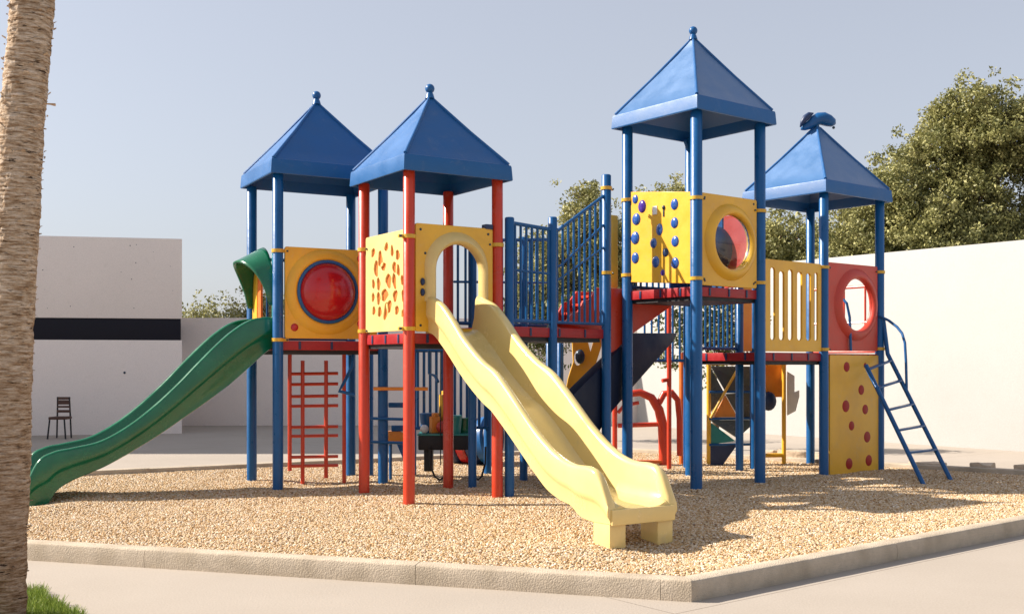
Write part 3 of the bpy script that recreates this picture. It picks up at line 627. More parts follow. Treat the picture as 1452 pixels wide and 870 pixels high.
b.tube([P0-ub*.06+Z*3.26, P0+ub*.05+Z*3.26, P1+Z*3.80], .021, 10); b.tube([P0+ub*.02+Z*2.80, P0+ub*.1+Z*2.82, P1+Z*3.42], .016, 8); b.tube([P0+ub*.02+Z*2.62, P1+Z*3.12], .014, 8)
b.tube([P0+Z*2.10, P1+Z*2.10], .019, 8)
for k in range(9):
    f = (k+.3)/9; q = P0.lerp(P1, f); b.tube([q+Z*2.1, q+Z*(3.27+.5*f)], .0165, 8, False)
b.build('stair_rail', 'blue', t6)
bars('rear_rail', t6, v2(h0, ub, .03), v2(h1, ub, 0), 2.10, 3.15, 2.10, 3.30, 13, mids=(.5,))
# stepped red stringer (a closed board) and steps behind it
dr = Vector((1.8, 1.0, 0)).normalized()
plate('red_stringer', [(-.01, 2.12), (.10, 2.24), (.20, 2.27), (.28, 2.42), (.38, 2.44), (.50, 2.60), (.99, 2.60), (2.02, 2.60), (1.88, 2.46), (1.07, 1.98), (.76, 1.72), (.60, 1.80), (.55, 2.0)], [], .04, (.7, 14.32, 0), dr, 'red', t6)
plate('red_stringer', [(.0, 2.12), (.10, 2.24), (.20, 2.27), (.28, 2.42), (.38, 2.44), (.50, 2.58), (1.0, 2.58), (.8, 2.1), (.55, 2.0)], [], .04, (.7-.5*.49, 14.32+.5*.87, 0), dr, 'red', t6)
for k in range(4):
    q = Vector((.7, 14.32, 0))+dr*(.16+.16*k)+Z*(2.14+.12*k)+Vector((-dr.y, dr.x, 0))*.28
    MB().box(q, dr*.1, Vector((-dr.y, dr.x, 0))*.25, Z*.018, .005).build('step', 'red', t6)

# navy closed stair chute below the tall tower
dn = Vector((-.6, -.8, 0)); nvn = Vector((.8, -.6, 0))
def solid(name, poly, th, origin, u, n, material, parent=None, bevel=.02):
    b = MB(); P = [Vector((*origin, 0))+u*x+Z*y for x, y in poly]
    f0 = [b.bm.verts.new(p) for p in P]; f1 = [b.bm.verts.new(p-n*th) for p in P]
    b.bm.faces.new(f0); b.bm.faces.new(f1[::-1])
    for i in range(len(P)): j = (i+1) % len(P); b.bm.faces.new((f0[i], f1[i], f1[j], f0[j]))
    bmesh.ops.recalc_face_normals(b.bm, faces=b.bm.faces)
    bmesh.ops.bevel(b.bm, geom=b.bm.edges[:], offset=bevel, segments=2, profile=.6, affect='EDGES')
    return b.build(name, material, parent)
t7 = thing('ramp_board', 'dark navy slanted board leaning up under the tallest tower', 'ramp', (1.3, 14.4, 0))
solid('ramp_body', [(-.02, 2.03), (1.37, 2.0), (1.52, 1.84), (2.82, 1.16), (3.0, .9), (3.02, -.08), (2.42, -.08), (2.15, .68), (1.8, .95), (1.14, 1.33), (.11, 1.90)], .16, (2.448, 16.0), dn, nvn, 'navy', t7)

# ------------------------------------------------------------------ slides
def catmull(keys, xs):
    """smooth interpolation of (x, y) keys at xs"""
    out = []
    X = [k[0] for k in keys]; Y = [k[1] for k in keys]; n = len(X); m = []
    for i in range(n):
        if i == 0: m.append((Y[1]-Y[0])/(X[1]-X[0]))
        elif i == n-1: m.append((Y[-1]-Y[-2])/(X[-1]-X[-2]))
        else:
            d0, d1 = (Y[i]-Y[i-1])/(X[i]-X[i-1]), (Y[i+1]-Y[i])/(X[i+1]-X[i]); m.append((d0+d1)/2)
    for x in xs:
        i = max(0, min(n-2, sum(1 for q in X if q <= x)-1)); h = X[i+1]-X[i]; t = (x-X[i])/h
        out.append((2*t**3-3*t**2+1)*Y[i]+(t**3-2*t**2+t)*h*m[i]+(-2*t**3+3*t**2)*Y[i+1]+(t**3-t**2)*h*m[i+1])
    return out
def slide_mesh(parent, P0, d, hw, top, bed, bot, s0, s1, material, rim=.045, bead=.45, n=110, wob=0):
    d = Vector(d).normalized(); side = Vector((-d.y, d.x, 0)); P0 = Vector((*P0, 0))
    xs = [s0+(s1-s0)*i/n for i in range(n+1)]; T, B, D_ = catmull(top, xs), catmull(bed, xs), catmull(bot, xs); rows = []
    for x, t, b_, lo in zip(xs, T, B, D_):
        lo = min(lo, b_-.03); t = max(t, b_+.02); hgt = t-lo
        bz = lo+hgt*bead; r_ = min(rim, (t-b_)*.6+.005)
        half = [(hw-.035, lo), (hw-.012, lo+.012), (hw-.012, bz-.05), (hw+.0, bz-.02), (hw+.018, bz+.004), (hw+.02, bz+.04), (hw+.016, t-r_*.7), (hw+.012, t-r_*.25), (hw-.004, t), (hw-.045, t+.002), (hw-.066, t-r_*.3), (hw-.078, t-r_), (hw-.095, b_+(t-b_)*.35+.012), (hw-.125, b_+.03), (hw-.18, b_+.006), (hw*.35, b_)]
        pr = [(-x_, z_) for x_, z_ in half]+[(x_, z_) for x_, z_ in half[::-1]]
        row = [P0+d*x+side*a+Z*z_ for a, z_ in pr]
        row += [P0+d*x+side*(hw-.06)+Z*(lo+.02), P0+d*x-side*(hw-.06)+Z*(lo+.02), row[0]]
        rows.append(row)
    b = MB(); b.grid(rows)
    for rw in (rows[0], rows[-1]):
        b.bm.faces.new([b.bm.verts.new(p) for p in rw[:-1]])
    bmesh.ops.remove_doubles(b.bm, verts=b.bm.verts, dist=2e-4)
    return b.build('chute', material, parent, angle=50), d, side, P0
ys = thing('slide', 'pale yellow wavy plastic slide running down towards the kerb corner', 'slide', (1.1, 9.6, 0))
sd = Vector((.515, -.857, 0)); SP = v2(RA, uR, .60)
ch, d, side, P0 = slide_mesh(ys, SP, sd, .37,
    [(-.03, 2.38), (.12, 2.34), (.35, 2.26), (.6, 2.09), (.9, 1.85), (1.28, 1.62), (1.58, 1.49), (1.83, 1.32), (2.33, .95), (2.58, .80), (2.8, .705), (3.0, .665), (3.25, .66), (3.36, .63), (3.44, .55), (3.56, .34)],
    [(-.03, 1.965), (.15, 1.93), (.4, 1.78), (.9, 1.42), (1.28, 1.20), (1.55, 1.08), (1.83, .90), (2.33, .54), (2.6, .41), (2.85, .35), (3.2, .325), (3.45, .32), (3.56, .315)],
    [(-.03, 1.97), (.15, 1.92), (.9, 1.46), (1.17, 1.26), (1.5, 1.07), (1.81, .87), (2.3, .53), (2.54, .38), (2.75, .31), (2.95, .27), (3.08, .20), (3.2, .175), (3.56, .175)],
    -.03, 3.56, 'slide_yellow', .05, .45)
lip = MB(); q = P0+d*3.565+Z*.245; lip.box(q, d*.018, side*.352, Z*.07, .012); lip.build('exit_lip', 'slide_yellow', ys)
for sgn in (-1, 1):
    MB().box(P0+d*3.42+side*(sgn*.265)+Z*.05, d*.125, side*.088, Z*.16, .012).build('foot', 'slide_yellow', ys)
# mounting flange at the top between deck and chute
MB().box(P0+d*-.02+Z*1.93, d*.02, side*.36, Z*.06, .008).build('top_flange', 'slide_yellow', ys)

gs = thing('slide', 'green wavy plastic slide ending beside the palm trunk', 'slide', (-5.3, 12.6, 0))
gd = U(210); GP = v2(LA, vL, .61)
ch, d, side, P0 = slide_mesh(gs, GP, gd, .43,
    [(-.05, 2.16), (.12, 2.17), (.33, 2.12), (.55, 1.98), (.7, 1.85), (1.0, 1.55), (1.2, 1.34), (1.5, 1.06), (1.8, .83), (2.1, .67), (2.42, .60), (2.62, .56), (2.78, .46), (2.90, .22)],
    [(-.05, 1.89), (.1, 1.88), (.33, 1.76), (.7, 1.44), (1.0, 1.17), (1.2, .99), (1.5, .74), (1.8, .52), (2.1, .42), (2.42, .34), (2.7, .28), (2.90, .20)],
    [(-.05, 1.83), (.1, 1.72), (.51, 1.36), (.8, 1.14), (1.12, .92), (1.4, .73), (1.63, .59), (2.03, .37), (2.25, .28), (2.42, .21), (2.58, .10), (2.68, -.05), (2.90, -.05)],
    -.05, 2.90, 'green', .05, .5)
# entrance hood
rows = []
for i in range(21):
    a = math.pi*i/20; row = []
    for j in range(9):
        f_ = j/8; out = f_*(.06+.30*math.sin(a)); wid = .50-.02*f_
        row.append(Vector((*GP, 0))+vL*(wid*math.cos(a))+gd*(out+.02)+Z*(2.32+(.78-.20*f_*math.sin(a))*math.sin(a)**.75*.98))
    rows.append(row)
hb = MB().grid(rows); bmesh.ops.recalc_face_normals(hb.bm, faces=hb.bm.faces)
ho = hb.build('entrance_hood', 'green', gs, angle=70); so_ = ho.modifiers.new('thickness', 'SOLIDIFY'); so_.thickness = .03; so_.offset = 0

# ------------------------------------------------------------------ ladder on the right
ld = thing('access_ladder', 'blue steel ladder with curved handrail leaning on the right tower', 'ladder', (5.7, 15.2, 0))
a0, a1 = Vector((5.50, 14.4, -.05)), Vector((5.14, 15.66, 1.55)); b0, b1 = Vector((6.05, 14.84, -.05)), Vector((5.62, 16.14, 1.72))
MB().tube([a0, a1], .032, 12).build('side_rail', 'blue', ld); MB().tube([b0, b1, Vector((5.58, 16.22, 2.25))], .032, 12).build('side_rail', 'blue', ld)
for f_ in (.26, .44, .61, .80, .965):
    MB().box(a0.lerp(a1, f_).lerp(b0.lerp(b1, f_-.02), .5), (a0.lerp(a1, f_)-b0.lerp(b1, f_-.02))*.5, Vector((-.3, .95, 0)).normalized()*.045, Z*.014, .006).build('rung', 'blue', ld)
h_ = [Vector(v_) for v_ in ((5.50, 16.2, 2.30), (5.62, 16.1, 2.22), (5.71, 16.0, 2.12), (5.75, 15.9, 2.02), (5.765, 15.83, 1.88), (5.77, 15.8, 1.6), (5.765, 15.76, 1.2))]
MB().tube(h_, .02, 10).build('handrail', 'blue', ld)

# ------------------------------------------------------------------ climbers under the left tower
nc = thing('grid_climber', 'red tube grid climber standing under the red dome panel', 'climbing frame', (-2.7, 14.5, 0))
uc = U(4); nb0 = (-2.99, 14.42)
for k, (x, z0, z1) in enumerate(((.02, .15, 1.76), (.19, -.05, 1.62), (.50, .05, 1.62), (.74, -.02, 1.75))):
    MB().tube([Vector((*v2(nb0, uc, x), z0)), Vector((*v2(nb0, uc, x), z1))], .027, 10).build('upright', 'red', nc)
for z in (1.44, 1.30, 1.14, 1.01, .73, .61, .33, .21):
    MB().tube([Vector((*v2(nb0, uc, .02), z)), Vector((*v2(nb0, uc, .66), z+.008))], .022, 8).build('rung', 'red', nc)
MB().tube([Vector((*v2(nb0, uc, -.05), 1.74)), Vector((*v2(nb0, uc, .8), 1.74))], .022, 8).build('top_rail', 'red', nc)

# extra supports and rungs behind the red tower
rl = thing('rung_climber', 'two blue posts with orange and blue rungs behind the red posts', 'climbing frame', (-1.8, 14.7, 0))
post(rl, -1.70, 14.30, 3.92, 'blue', (), .058); post(rl, -2.02, 15.3, 1.76, 'blue', (), .055)
MB().tube([(-1.82, 14.2, 1.25), (-1.10, 14.1, 1.25)], .024, 10).build('rung', 'orange', rl)
for z in (.86, .55): MB().tube([(-1.86, 14.2, z), (-1.42, 14.15, z-.01)], .02, 8).build('rung', 'blue', rl)
MB().tube([(-2.1, 14.25, 1.75), (-2.1, 14.2, 1.55), (-2.22, 14.15, 1.3), (-2.26, 14.1, 1.22), (-2.05, 14.1, 1.17)], .022, 8).build('hanging_grip', 'blue', rl)
MB().tube([(-1.08, 14.1, 1.75), (-1.08, 14.1, 1.45), (-1.0, 14.05, 1.42), (-.96, 14.0, 1.34)], .022, 8).build('hanging_grip', 'blue', rl)

bp = thing('bar_fence', 'blue upright bar barrier below the red-posted tower, behind the toys', 'fence', (-.9, 15.4, 0))
f0, f1 = (-1.38, 15.3), (-.34, 15.5)
bars('upper_bars', bp, f0, f1, .66, 1.76, .66, 1.76, 12, r=.021)
post(bp, -.35, 15.55, 1.9, 'blue', (), .055); post(bp, -1.40, 15.35, 1.8, 'blue', (), .04)

# spring rider
sr = thing('toy_chair', 'small orange seat with blue frame backrest fixed between the posts', 'toy chair', (-1.5, 14.5, 0))
MB().tube([(-1.66, 14.74, -.05), (-1.66, 14.74, .52)], .022, 10).build('pedestal', 'blue', sr)
solid('seat', [(-.16, .50), (.2, .50), (.24, .58), (.05, .66), (-.1, .66), (-.2, .60)], .16, (-1.58, 14.68), U(2), U(-88), 'orange', sr, .015)
solid('backrest', [(-.06, .66), (.22, .66), (.22, 1.05), (-.10, 1.05), (-.10, .98), (.12, .98), (.12, .74), (-.06, .74)], .05, (-1.58, 14.66), U(2), U(-88), 'blue', sr, .01)
solid('fin', [(-.02, .5), (.1, .5), (.14, .12)], .05, (-1.55, 14.64), U(2), U(-88), 'blue', sr, .008)
# dark play table with toys and rubber loops
pt = thing('play_table', 'black play table with hanging rubber loops under the red-posted tower', 'table', (-.95, 14.9, 0))
MB().box((-.92, 14.95, .50), (.36, 0, 0), (0, .25, 0), (0, 0, .10), .02).build('tabletop', 'black', pt)
MB().box((-1.15, 14.9, .26), (.06, 0, 0), (0, .1, 0), (0, 0, .16), .015).build('pedestal', 'black', pt)
MB().box((-.92, 14.95, .61), (.37, 0, 0), (0, .26, 0), (0, 0, .012), .005).build('rim', 'teal', pt)
for x0, w in ((-.98, .14), (-.46, .10)):
    MB().tube([(x0-w, 14.68, .45), (x0-w*.95, 14.68, .2), (x0-w*.5, 14.68, .04), (x0, 14.68, .0), (x0+w*.5, 14.68, .05), (x0+w*.95, 14.68, .22), (x0+w, 14.68, .45)], .014, 8).build('loop', 'black', pt)
MB().tube([(-.97, 14.66, .2), (-.97, 14.66, 1.75)], .008, 6).build('cord', 'black', pt)
toys = [('orange toy block on the black play table', 'orange', (-1.06, 14.90, .76), .09), ('teal toy bucket at the front of the play table', 'teal', (-.80, 14.80, .76), .12), ('dark blue toy drum on the black play table', 'blue', (-1.16, 15.05, .76), .13), ('yellow toy tower standing tallest on the play table', 'yellow', (-.93, 15.05, 1.05), .10), ('red toy ball on the middle of the play table', 'red_plastic', (-.96, 14.82, .67), .085), ('green toy cup on the right of the play table', 'green', (-.66, 14.95, .72), .10), ('white toy ball at the left of the play table', 'white', (-1.2, 14.78, .7), .06), ('purple toy ball at the front middle of the play table', 'purple', (-.88, 14.74, .7), .05)]
for i, (lb, mm, c, r_) in enumerate(toys):
    zt = .622; b = MB()
    if i in (0, 3): b.box((c[0], c[1], (c[2]+r_+zt)/2), U(20)*r_*.8, U(110)*r_*.7, Z*((c[2]+r_-zt)/2), .015); b.box((c[0], c[1], c[2]+r_+.02), U(50)*r_*.4, U(140)*r_*.4, Z*.03, .008)
    elif i in (4, 6, 7): b.ball((c[0], c[1], zt+r_), r_, seg=18)
    else: b.tube([(c[0], c[1], zt), (c[0], c[1], zt+.02), (c[0], c[1], zt+r_*2), (c[0], c[1], zt+r_*2+.01)], [r_*.8, r_*.82, r_, r_*.9], 18)
    tag(recentre(b.build(['toy_block', 'toy_bucket', 'toy_drum', 'toy_block', 'toy_ball', 'toy_cup', 'toy_ball', 'toy_ball'][i], mm)), lb, 'toy', 'toys on the black play table')
# crawl tube
ct = thing('crawl_tube', 'blue and red crawl tube lying on the gravel behind the posts', 'crawl tube', (-.5, 17.2, 0))
c0, c1 = Vector((-.95, 17.3, .28)), Vector((-.30, 17.0, .38)); dv = (c1-c0)
for i, mm in enumerate(('blue_dark', 'red_dome', 'blue_dark', 'blue')):
    a, q = c0+dv*(i/4), c0+dv*((i+1)/4-.01); b = MB(); b.tube([a, a+dv*.04, q-dv*.04, q], [.28+.02*i, .31+.02*i, .33+.02*i, .30+.02*i], 22, i in (0, 3)); b.build('tube_section', mm, ct)
MB().torus(c1+dv*.01, Vector((0, 0, 1)), dv.normalized().cross(Z), .33, .035).build('mouth_ring', 'blue_dark', ct)

# yellow cut-out play panel under the bridge
yp = thing('activity_board', 'yellow cut-out play panel on two blue posts under the blue-railed bridge', 'play panel', (.85, 15.8, 0))
plate('panel', [(0, .75), (.22, .72), (.26, .95), (.36, 1.1), (.40, 1.45), (.56, 1.95), (.42, 1.98), (.36, 1.75), (.30, 1.98), (.08, 1.98), (.10, 1.6), (.02, 1.35), (-.04, 1.0)], [circ(.17, 1.66, .055, .11), rrect(.08, .88, .14, 1.2, .02), circ(.27, 1.3, .03, .06)], .04, (.80, 15.9, 0), U(5), 'yellow', yp)
post(yp, .55, 15.85, 2.0, 'blue', (), .05); post(yp, .72, 16.1, 2.0, 'blue', (), .05)
MB().ball((1.0, 15.85, 1.68), .09, (.8, .5, 1.2), 14).build('knob', 'bolt', yp)

# red arch climber
ra = thing('arch_climber', 'red curved tube climber standing behind the end of the yellow slide', 'climbing frame', (2.2, 17.0, 0))
ua = U(3); o_ = (1.72, 17.0)
def pa(x, z, y=0): return Vector((*v2(o_, ua, x), z))+Vector((0, y, 0))
MB().tube([pa(-.05, 1.02), pa(.12, 1.10), (pa(.30, 1.12)), pa(.48, 1.04), pa(.60, .85), pa(.66, .6), pa(.67, .3), pa(.67, -.05)], [.045, .055, .06, .065, .075, .08, .075, .07], 14).build('arch', 'red', ra)
MB().tube([pa(.60, .95), pa(.68, 1.1), pa(.80, 1.12), pa(.90, 1.0), pa(.93, .7), pa(.93, .12)], [.05, .055, .055, .05, .05, .045], 12).build('arch', 'red', ra)
MB().tube([pa(-.05, .60), pa(.62, .62)], .038, 10).build('cross_bar', 'red', ra)
MB().tube([pa(-.05, .80), pa(.05, .92), pa(.28, .96)], .03, 10).build('hand_grip', 'red_plastic', ra)
MB().tube([pa(-.1, -.05), pa(-.1, 1.0)], .04, 10).build('leg', 'red', ra)
MB().tube([pa(.98, -.05, .1), pa(.98, 1.75, .1)], .045, 12).build('leg', 'orange_red', ra)
MB().box(pa(.35, .03), ua*.34, (0, .06, 0), Z*.025, .01).build('base_bar', 'orange_red', ra)

# yellow frame climber with facetted panels
fc = thing('panel_climber', 'yellow framed climber with grey and orange triangular panels under the low bridge', 'climbing frame', (3.7, 17.3, 0))
F0 = (3.10, 17.0); uf = U(8)
def pf(x, z, y=0): return Vector((*v2(F0, uf, x), z))+Vector((0, y, 0))
for x, z0, z1 in ((.0, .0, 1.58), (.80, -.05, 1.1), (1.24, -.05, 1.6), ):
    MB().tube([pf(x, z0), pf(x, z1)], .035, 12).build('leg', 'yellow', fc)
MB().tube([pf(-.03, 1.58), pf(1.28, 1.58)], .03, 10).build('top_bar', 'yellow', fc)
MB().tube([pf(.50, 1.55, -.05), pf(.26, 1.15, -.07), pf(.02, .72, -.05)], .022, 10).build('diagonal', 'yellow', fc)
for z in (1.13, .71, .30): MB().tube([pf(0, z, -.04), pf(.88, z, -.04)], .02, 8).build('rung', 'blue', fc)
def facet(name, pts, mm, th=.03):
    b = MB(); P = [pf(*q) for q in pts]; b.bm.faces.new([b.bm.verts.new(p) for p in P]); o = b.build(name, mm, fc, False); s_ = o.modifiers.new('t', 'SOLIDIFY'); s_.thickness = th; return o
facet('facet', [(.04, 1.53, .0), (.82, 1.53, .0), (.82, 1.15, .08), (.28, 1.13, .0)], 'grey_panel'); facet('facet', [(.04, 1.5, .0), (.25, 1.12, .0), (.04, .8, .08)], 'grey_panel')
facet('facet', [(.28, 1.10, .02), (.80, 1.12, .08), (.80, .72, .08), (.50, .72, .02)], 'grey_panel'); facet('facet', [(.27, 1.08, -.01), (.47, .73, -.02), (.08, .73, -.02)], 'orange')
facet('facet', [(.02, .68, .0), (.80, .68, .0), (.45, .40, -.08)], 'grey_panel'); facet('facet', [(.02, .66, .0), (.42, .36, -.08), (.02, .30, .0)], 'teal'); facet('facet', [(.02, .28, .0), (.45, .30, -.04), (.22, -.02, .0), (.02, -.02, .0)], 'blue_dark')
MB().box(pf(1.04, 1.3, .1), uf*.2, (0, .02, 0), Z*.26, .01).build('side_board', 'orange', fc)
MB().ball(pf(.98, .98, -.02), .14, (.9, .5, 1.1), 16).build('steering_knob', 'blue_dark', fc)
solid('wing_board', [(1.30, .75), (1.44, .82), (1.50, 1.05), (1.50, 1.15), (1.42, 1.12), (1.42, 1.38), (1.30, 1.45)], .03, F0, uf, uf.cross(Z), 'white', fc, .006)
MB().tube([pf(.9, .12), pf(1.24, .12)], .035, 8).build('foot_bar', 'yellow', fc)
# slim blue rails in front of the lower deck
lr = thing('low_barrier', 'short blue barrier and thin red post just left of the tall tower front post', 'fence', (2.2, 15.9, 0))
bars('bars', lr, (1.95, 16.3), (2.62, 16.5), 1.62, 2.55, 1.62, 2.55, 6)
MB().tube([(2.36, 16.2, -.05), (2.36, 16.2, 2.6)], .035, 12).build('post', 'red', lr); MB().tube([(2.66, 16.5, -.05), (2.66, 16.5, 2.6)], .04, 12).build('post', 'blue', lr)
MB().tube([(2.25, 16.16, 1.32), (2.36, 16.2, 1.34)], .03, 10).build('peg', 'red', lr)
# chain ladder
cl = thing('chain_ladder', 'thin hanging chain ladder beside the tall tower front post', 'ladder', (2.75, 16.6, 0))
for k in range(14):
    MB().torus((2.79, 16.7, .35+k*.095), Vector((1, 0, 0)), Z, .035, .009, 12, 6).build('link', 'white' if k % 2 else 'bolt', cl)
MB().tube([(2.79, 16.7, .30), (2.79, 16.7, 1.7)], .006, 6).build('cable', 'bolt', cl)

# edging stones at the back right
for i, (x, y, w, h) in enumerate(((4.25, 17.95, .16, .13), (4.62, 17.7, .24, .15), (5.05, 17.45, .18, .11), (6.35, 16.45, .26, .06), (6.98, 16.02, .16, .08), (7.5, 15.62, .20, .09), (8.05, 15.2, .24, .06))):
    b = MB(); b.box((x, y, .03+h*.3), U(-37+rng.uniform(-6, 6))*w, U(53)*.11, Z*h*.55, .02)
    bmesh.ops.subdivide_edges(b.bm, edges=b.bm.edges[:], cuts=2, use_grid_fill=True)
    for v in b.bm.verts: v.co += noise.noise_vector(v.co*7)*.035
    lab = ['smallest rough stone behind the yellow framed climber', 'larger rough stone behind the slatted bridge', 'low rough stone at the foot of the right tower rear post', 'flat rough stone right of the climbing ladder foot', 'tan rough stone on the back kerb before the white wall', 'rough stone second from the right on the back kerb', 'rightmost rough stone on the back kerb'][i]
    tag(recentre(b.build('edging_stone', 'rock', angle=60)), lab, 'stone', 'rough stones along the back kerb')

# chair by the wall
cx, cy = -10.05, 24.0
chr_ = thing('chair', 'dark wooden slatted chair standing alone by the building wall', 'chair', (cx, cy, PZ))
for x, y, z1 in ((-.16, -.17, .45), (.16, -.17, .45), (-.13, .18, .92), (.13, .18, .92)):
    MB().tube([(cx+x*1.25, cy+y*1.15, PZ), (cx+x, cy+y, z1+PZ)], .019, 8).build('leg', 'black', chr_)
MB().box((cx, cy, PZ+.46), (.18, 0, 0), (0, .2, 0), (0, 0, .03), .01).build('seat', 'wood', chr_)
for z, h_ in ((.60, .03), (.70, .022), (.80, .05), (.89, .03)): MB().box((cx, cy+.18, PZ+z), (.15, 0, 0), (0, .012, 0), (0, 0, h_), .005).build('back_slat', 'wood', chr_)

# ------------------------------------------------------------------ plants
def mesh_np(name, verts, faces, tone=None):
    me = bpy.data.meshes.new(name); nf, k = faces.shape
    me.vertices.add(len(verts)); me.vertices.foreach_set('co', verts.astype(np.float32).ravel())
    me.loops.add(nf*k); me.loops.foreach_set('vertex_index', faces.astype(np.int32).ravel())
    me.polygons.add(nf); me.polygons.foreach_set('loop_start', np.arange(0, nf*k, k, dtype=np.int32))
    me.update(calc_edges=True); me.validate()
    if tone is not None:
        at = me.attributes.new('tone', 'FLOAT', 'FACE'); at.data.foreach_set('value', tone.astype(np.float32))
    return me
def leaves(centres, radii, n_each, size, rs, flat=.8, dens_pow=.5):
    """leaf-sized folded quads scattered through clumps"""
    C_, T = [], []
    for c, r_, n in zip(centres, radii, n_each):
        d = rs.normal(size=(n, 3)); d /= np.linalg.norm(d, axis=1)[:, None]
        rad = r_*rs.random(n)**dens_pow; ct = rs.normal(0, .16)
        C_.append(c+d*rad[:, None]*np.array([1, 1, flat])); T.append(np.clip(.45+ct+rs.normal(0, .2, n), 0, 1))
    P = np.concatenate(C_); tone = np.concatenate(T); n = len(P)
    a = rs.normal(size=(n, 3)); a /= np.linalg.norm(a, axis=1)[:, None]
    b_ = rs.normal(size=(n, 3)); b_ = np.cross(a, b_); b_ /= np.linalg.norm(b_, axis=1)[:, None]
    s = size*rs.uniform(.6, 1.35, n)[:, None]
    V = np.stack([P-a*s, P-b_*s*.5, P+a*s, P+b_*s*.5], 1).reshape(-1, 3)
    return V, np.arange(n*4).reshape(-1, 4), tone
def tree(label, base, blobs, seed, size=.06, per=900, material='leaf', trunk_r=.22, group='trees behind the walls', name='oak_tree', clump=.42, cat='tree'):
    """blobs: (x, y, z, r) masses of the crown relative to nothing (world); limbs run from the trunk into each"""
    rs = np.random.RandomState(seed); rq = random.Random(seed)
    root = thing(name, label, cat, (base[0], base[1], PZ), group)
    zb = min(b_[2]-b_[3] for b_ in blobs); fork = Vector((base[0], base[1], max(.8, zb*.75)))
    tb = MB(); tb.tube([(base[0], base[1], PZ-.1), (base[0]+.05, base[1], fork.z*.5), fork], [trunk_r*1.25, trunk_r, trunk_r*.85], 12)
    cs, rs_, ns = [], [], []
    for (x, y, z, r_) in blobs:
        c = Vector((x, y, z)); mid = fork.lerp(c, .5)+Vector((rq.uniform(-.3, .3), rq.uniform(-.3, .3), rq.uniform(-.1, .4)))
        tb.tube([fork, mid, c], [trunk_r*.5, trunk_r*.32, trunk_r*.15], 8)
        m = max(8, int(46*r_**1.8))
        for k in range(m):
            d = Vector((rq.gauss(0, 1), rq.gauss(0, 1), rq.gauss(0, 1))).normalized()*(r_*rq.uniform(.45, 1.02)); d.z *= .85
            e_ = c+d; mm = c.lerp(e_, .5)+Vector((rq.uniform(-.15, .15),)*3)
            tb.tube([c, mm, e_], [trunk_r*.14, trunk_r*.09, trunk_r*.03], 5)
            cr_ = clump*rq.uniform(.55, 1.1); cs.append(np.array(e_)); rs_.append(cr_); ns.append(int(per*(cr_/clump)**2/10))
            for q in range(2):
                g_ = np.array(e_)+rs.normal(0, cr_*.75, 3); cs.append(g_); rs_.append(cr_*.6); ns.append(int(per*.35*(cr_/clump)**2/10))
    tb.build('trunk', 'bark', root)
    V, Fc, T = leaves(cs, rs_, ns, size, rs)
    put('crown', mesh_np('crown', V, Fc, T), material, root, False)
    return root
# big tree mass on the right, beyond the white wall
tree('big oak rising highest at the right edge behind the white wall', (12.6, 27), [(11.2, 26.5, 5.2, 1.35), (10.95, 26.8, 6.8, 1.3), (11.65, 26.2, 7.35, 1.25), (12.9, 26.4, 6.9, 1.35), (14.4, 26.6, 6.4, 1.5), (12.7, 26.6, 4.3, 1.2), (10.6, 26, 3.9, 1.3), (13.8, 26, 5.0, .95), (14.6, 26.5, 4.2, 1.2)], 11, .044, 2400, trunk_r=.25)
tree('broad oak left of the big oak, behind the ladder tower roof', (9.3, 27.5), [(9.5, 27, 5.7, 1.1), (8.9, 27.2, 4.6, 1.3), (10.1, 26.6, 4.6, 1.2), (8.3, 27, 3.4, 1.2), (9.7, 26.8, 3.3, 1.3), (9.1, 27.5, 6.0, .5)], 12, .042, 2300)
tree('rounded dark oak seen between the two right towers', (7.2, 29.5), [(7.2, 29.5, 4.6, 1.25), (6.5, 30, 4.0, 1.3), (8.1, 29.6, 4.1, 1.3), (7.5, 29.4, 3.4, 1.3), (8.9, 29.5, 3.6, 1.2)], 13, .05, 1700)
tree('loose oak behind the blue stair rail, tallest of the middle trees', (2.4, 33), [(2.3, 33, 5.6, 1.1), (1.55, 33, 4.7, .9), (2.9, 33.2, 4.4, 1.2), (2.2, 33, 3.5, 1.1), (1.0, 33, 3.8, .7), (2.25, 33, 6.6, .45)], 14, .05, 1400)
tree('slim oak top showing left of the blue stair rail', (1.0, 34.5), [(.75, 34.5, 5.2, .55), (.45, 34.5, 4.4, .55), (.9, 34.5, 3.4, .9), (.2, 34.5, 3.3, .6)], 15, .055, 900, trunk_r=.15)
tree('narrow oak showing between the posts of the tallest tower', (5.0, 33.5), [(5.0, 33.5, 6.5, .7), (4.4, 33.5, 5.6, .9), (5.6, 33.6, 5.0, 1.1), (4.6, 33.6, 4.3, 1.1), (3.9, 33.6, 4.2, .8)], 16, .05, 1400)
tree('low bushy tree behind the left end of the pink wall', (-9.5, 33), [(-9.7, 33, 2.9, .5), (-9.2, 33, 2.7, .45), (-10.1, 33, 2.5, .4)], 17, .05, 800, trunk_r=.1)
tree('small bushy tree beside the green hood, above the pink wall', (-8.2, 32), [(-7.9, 32, 3.0, .6), (-8.5, 32, 2.6, .45), (-7.3, 32, 3.1, .55)], 18, .05, 800, trunk_r=.1)
tree('sunlit yellowish shrub growing behind the low bridge', (3.9, 20.9), [(3.9, 20.9, 1.9, .7), (3.5, 21, 2.4, .5), (4.2, 21, 2.5, .55)], 19, .045, 900, 'leaf2', .07, 'shrubs by the playground', 'shrub', .35, 'shrub')
tree('leafy shrub behind the bars of the middle bridge', (.6, 23.5), [(.6, 23.5, 2.0, .6), (.3, 23.6, 2.6, .5), (1.1, 23.4, 2.7, .5)], 20, .045, 800, 'leaf2', .07, 'shrubs by the playground', 'shrub', .35, 'shrub')

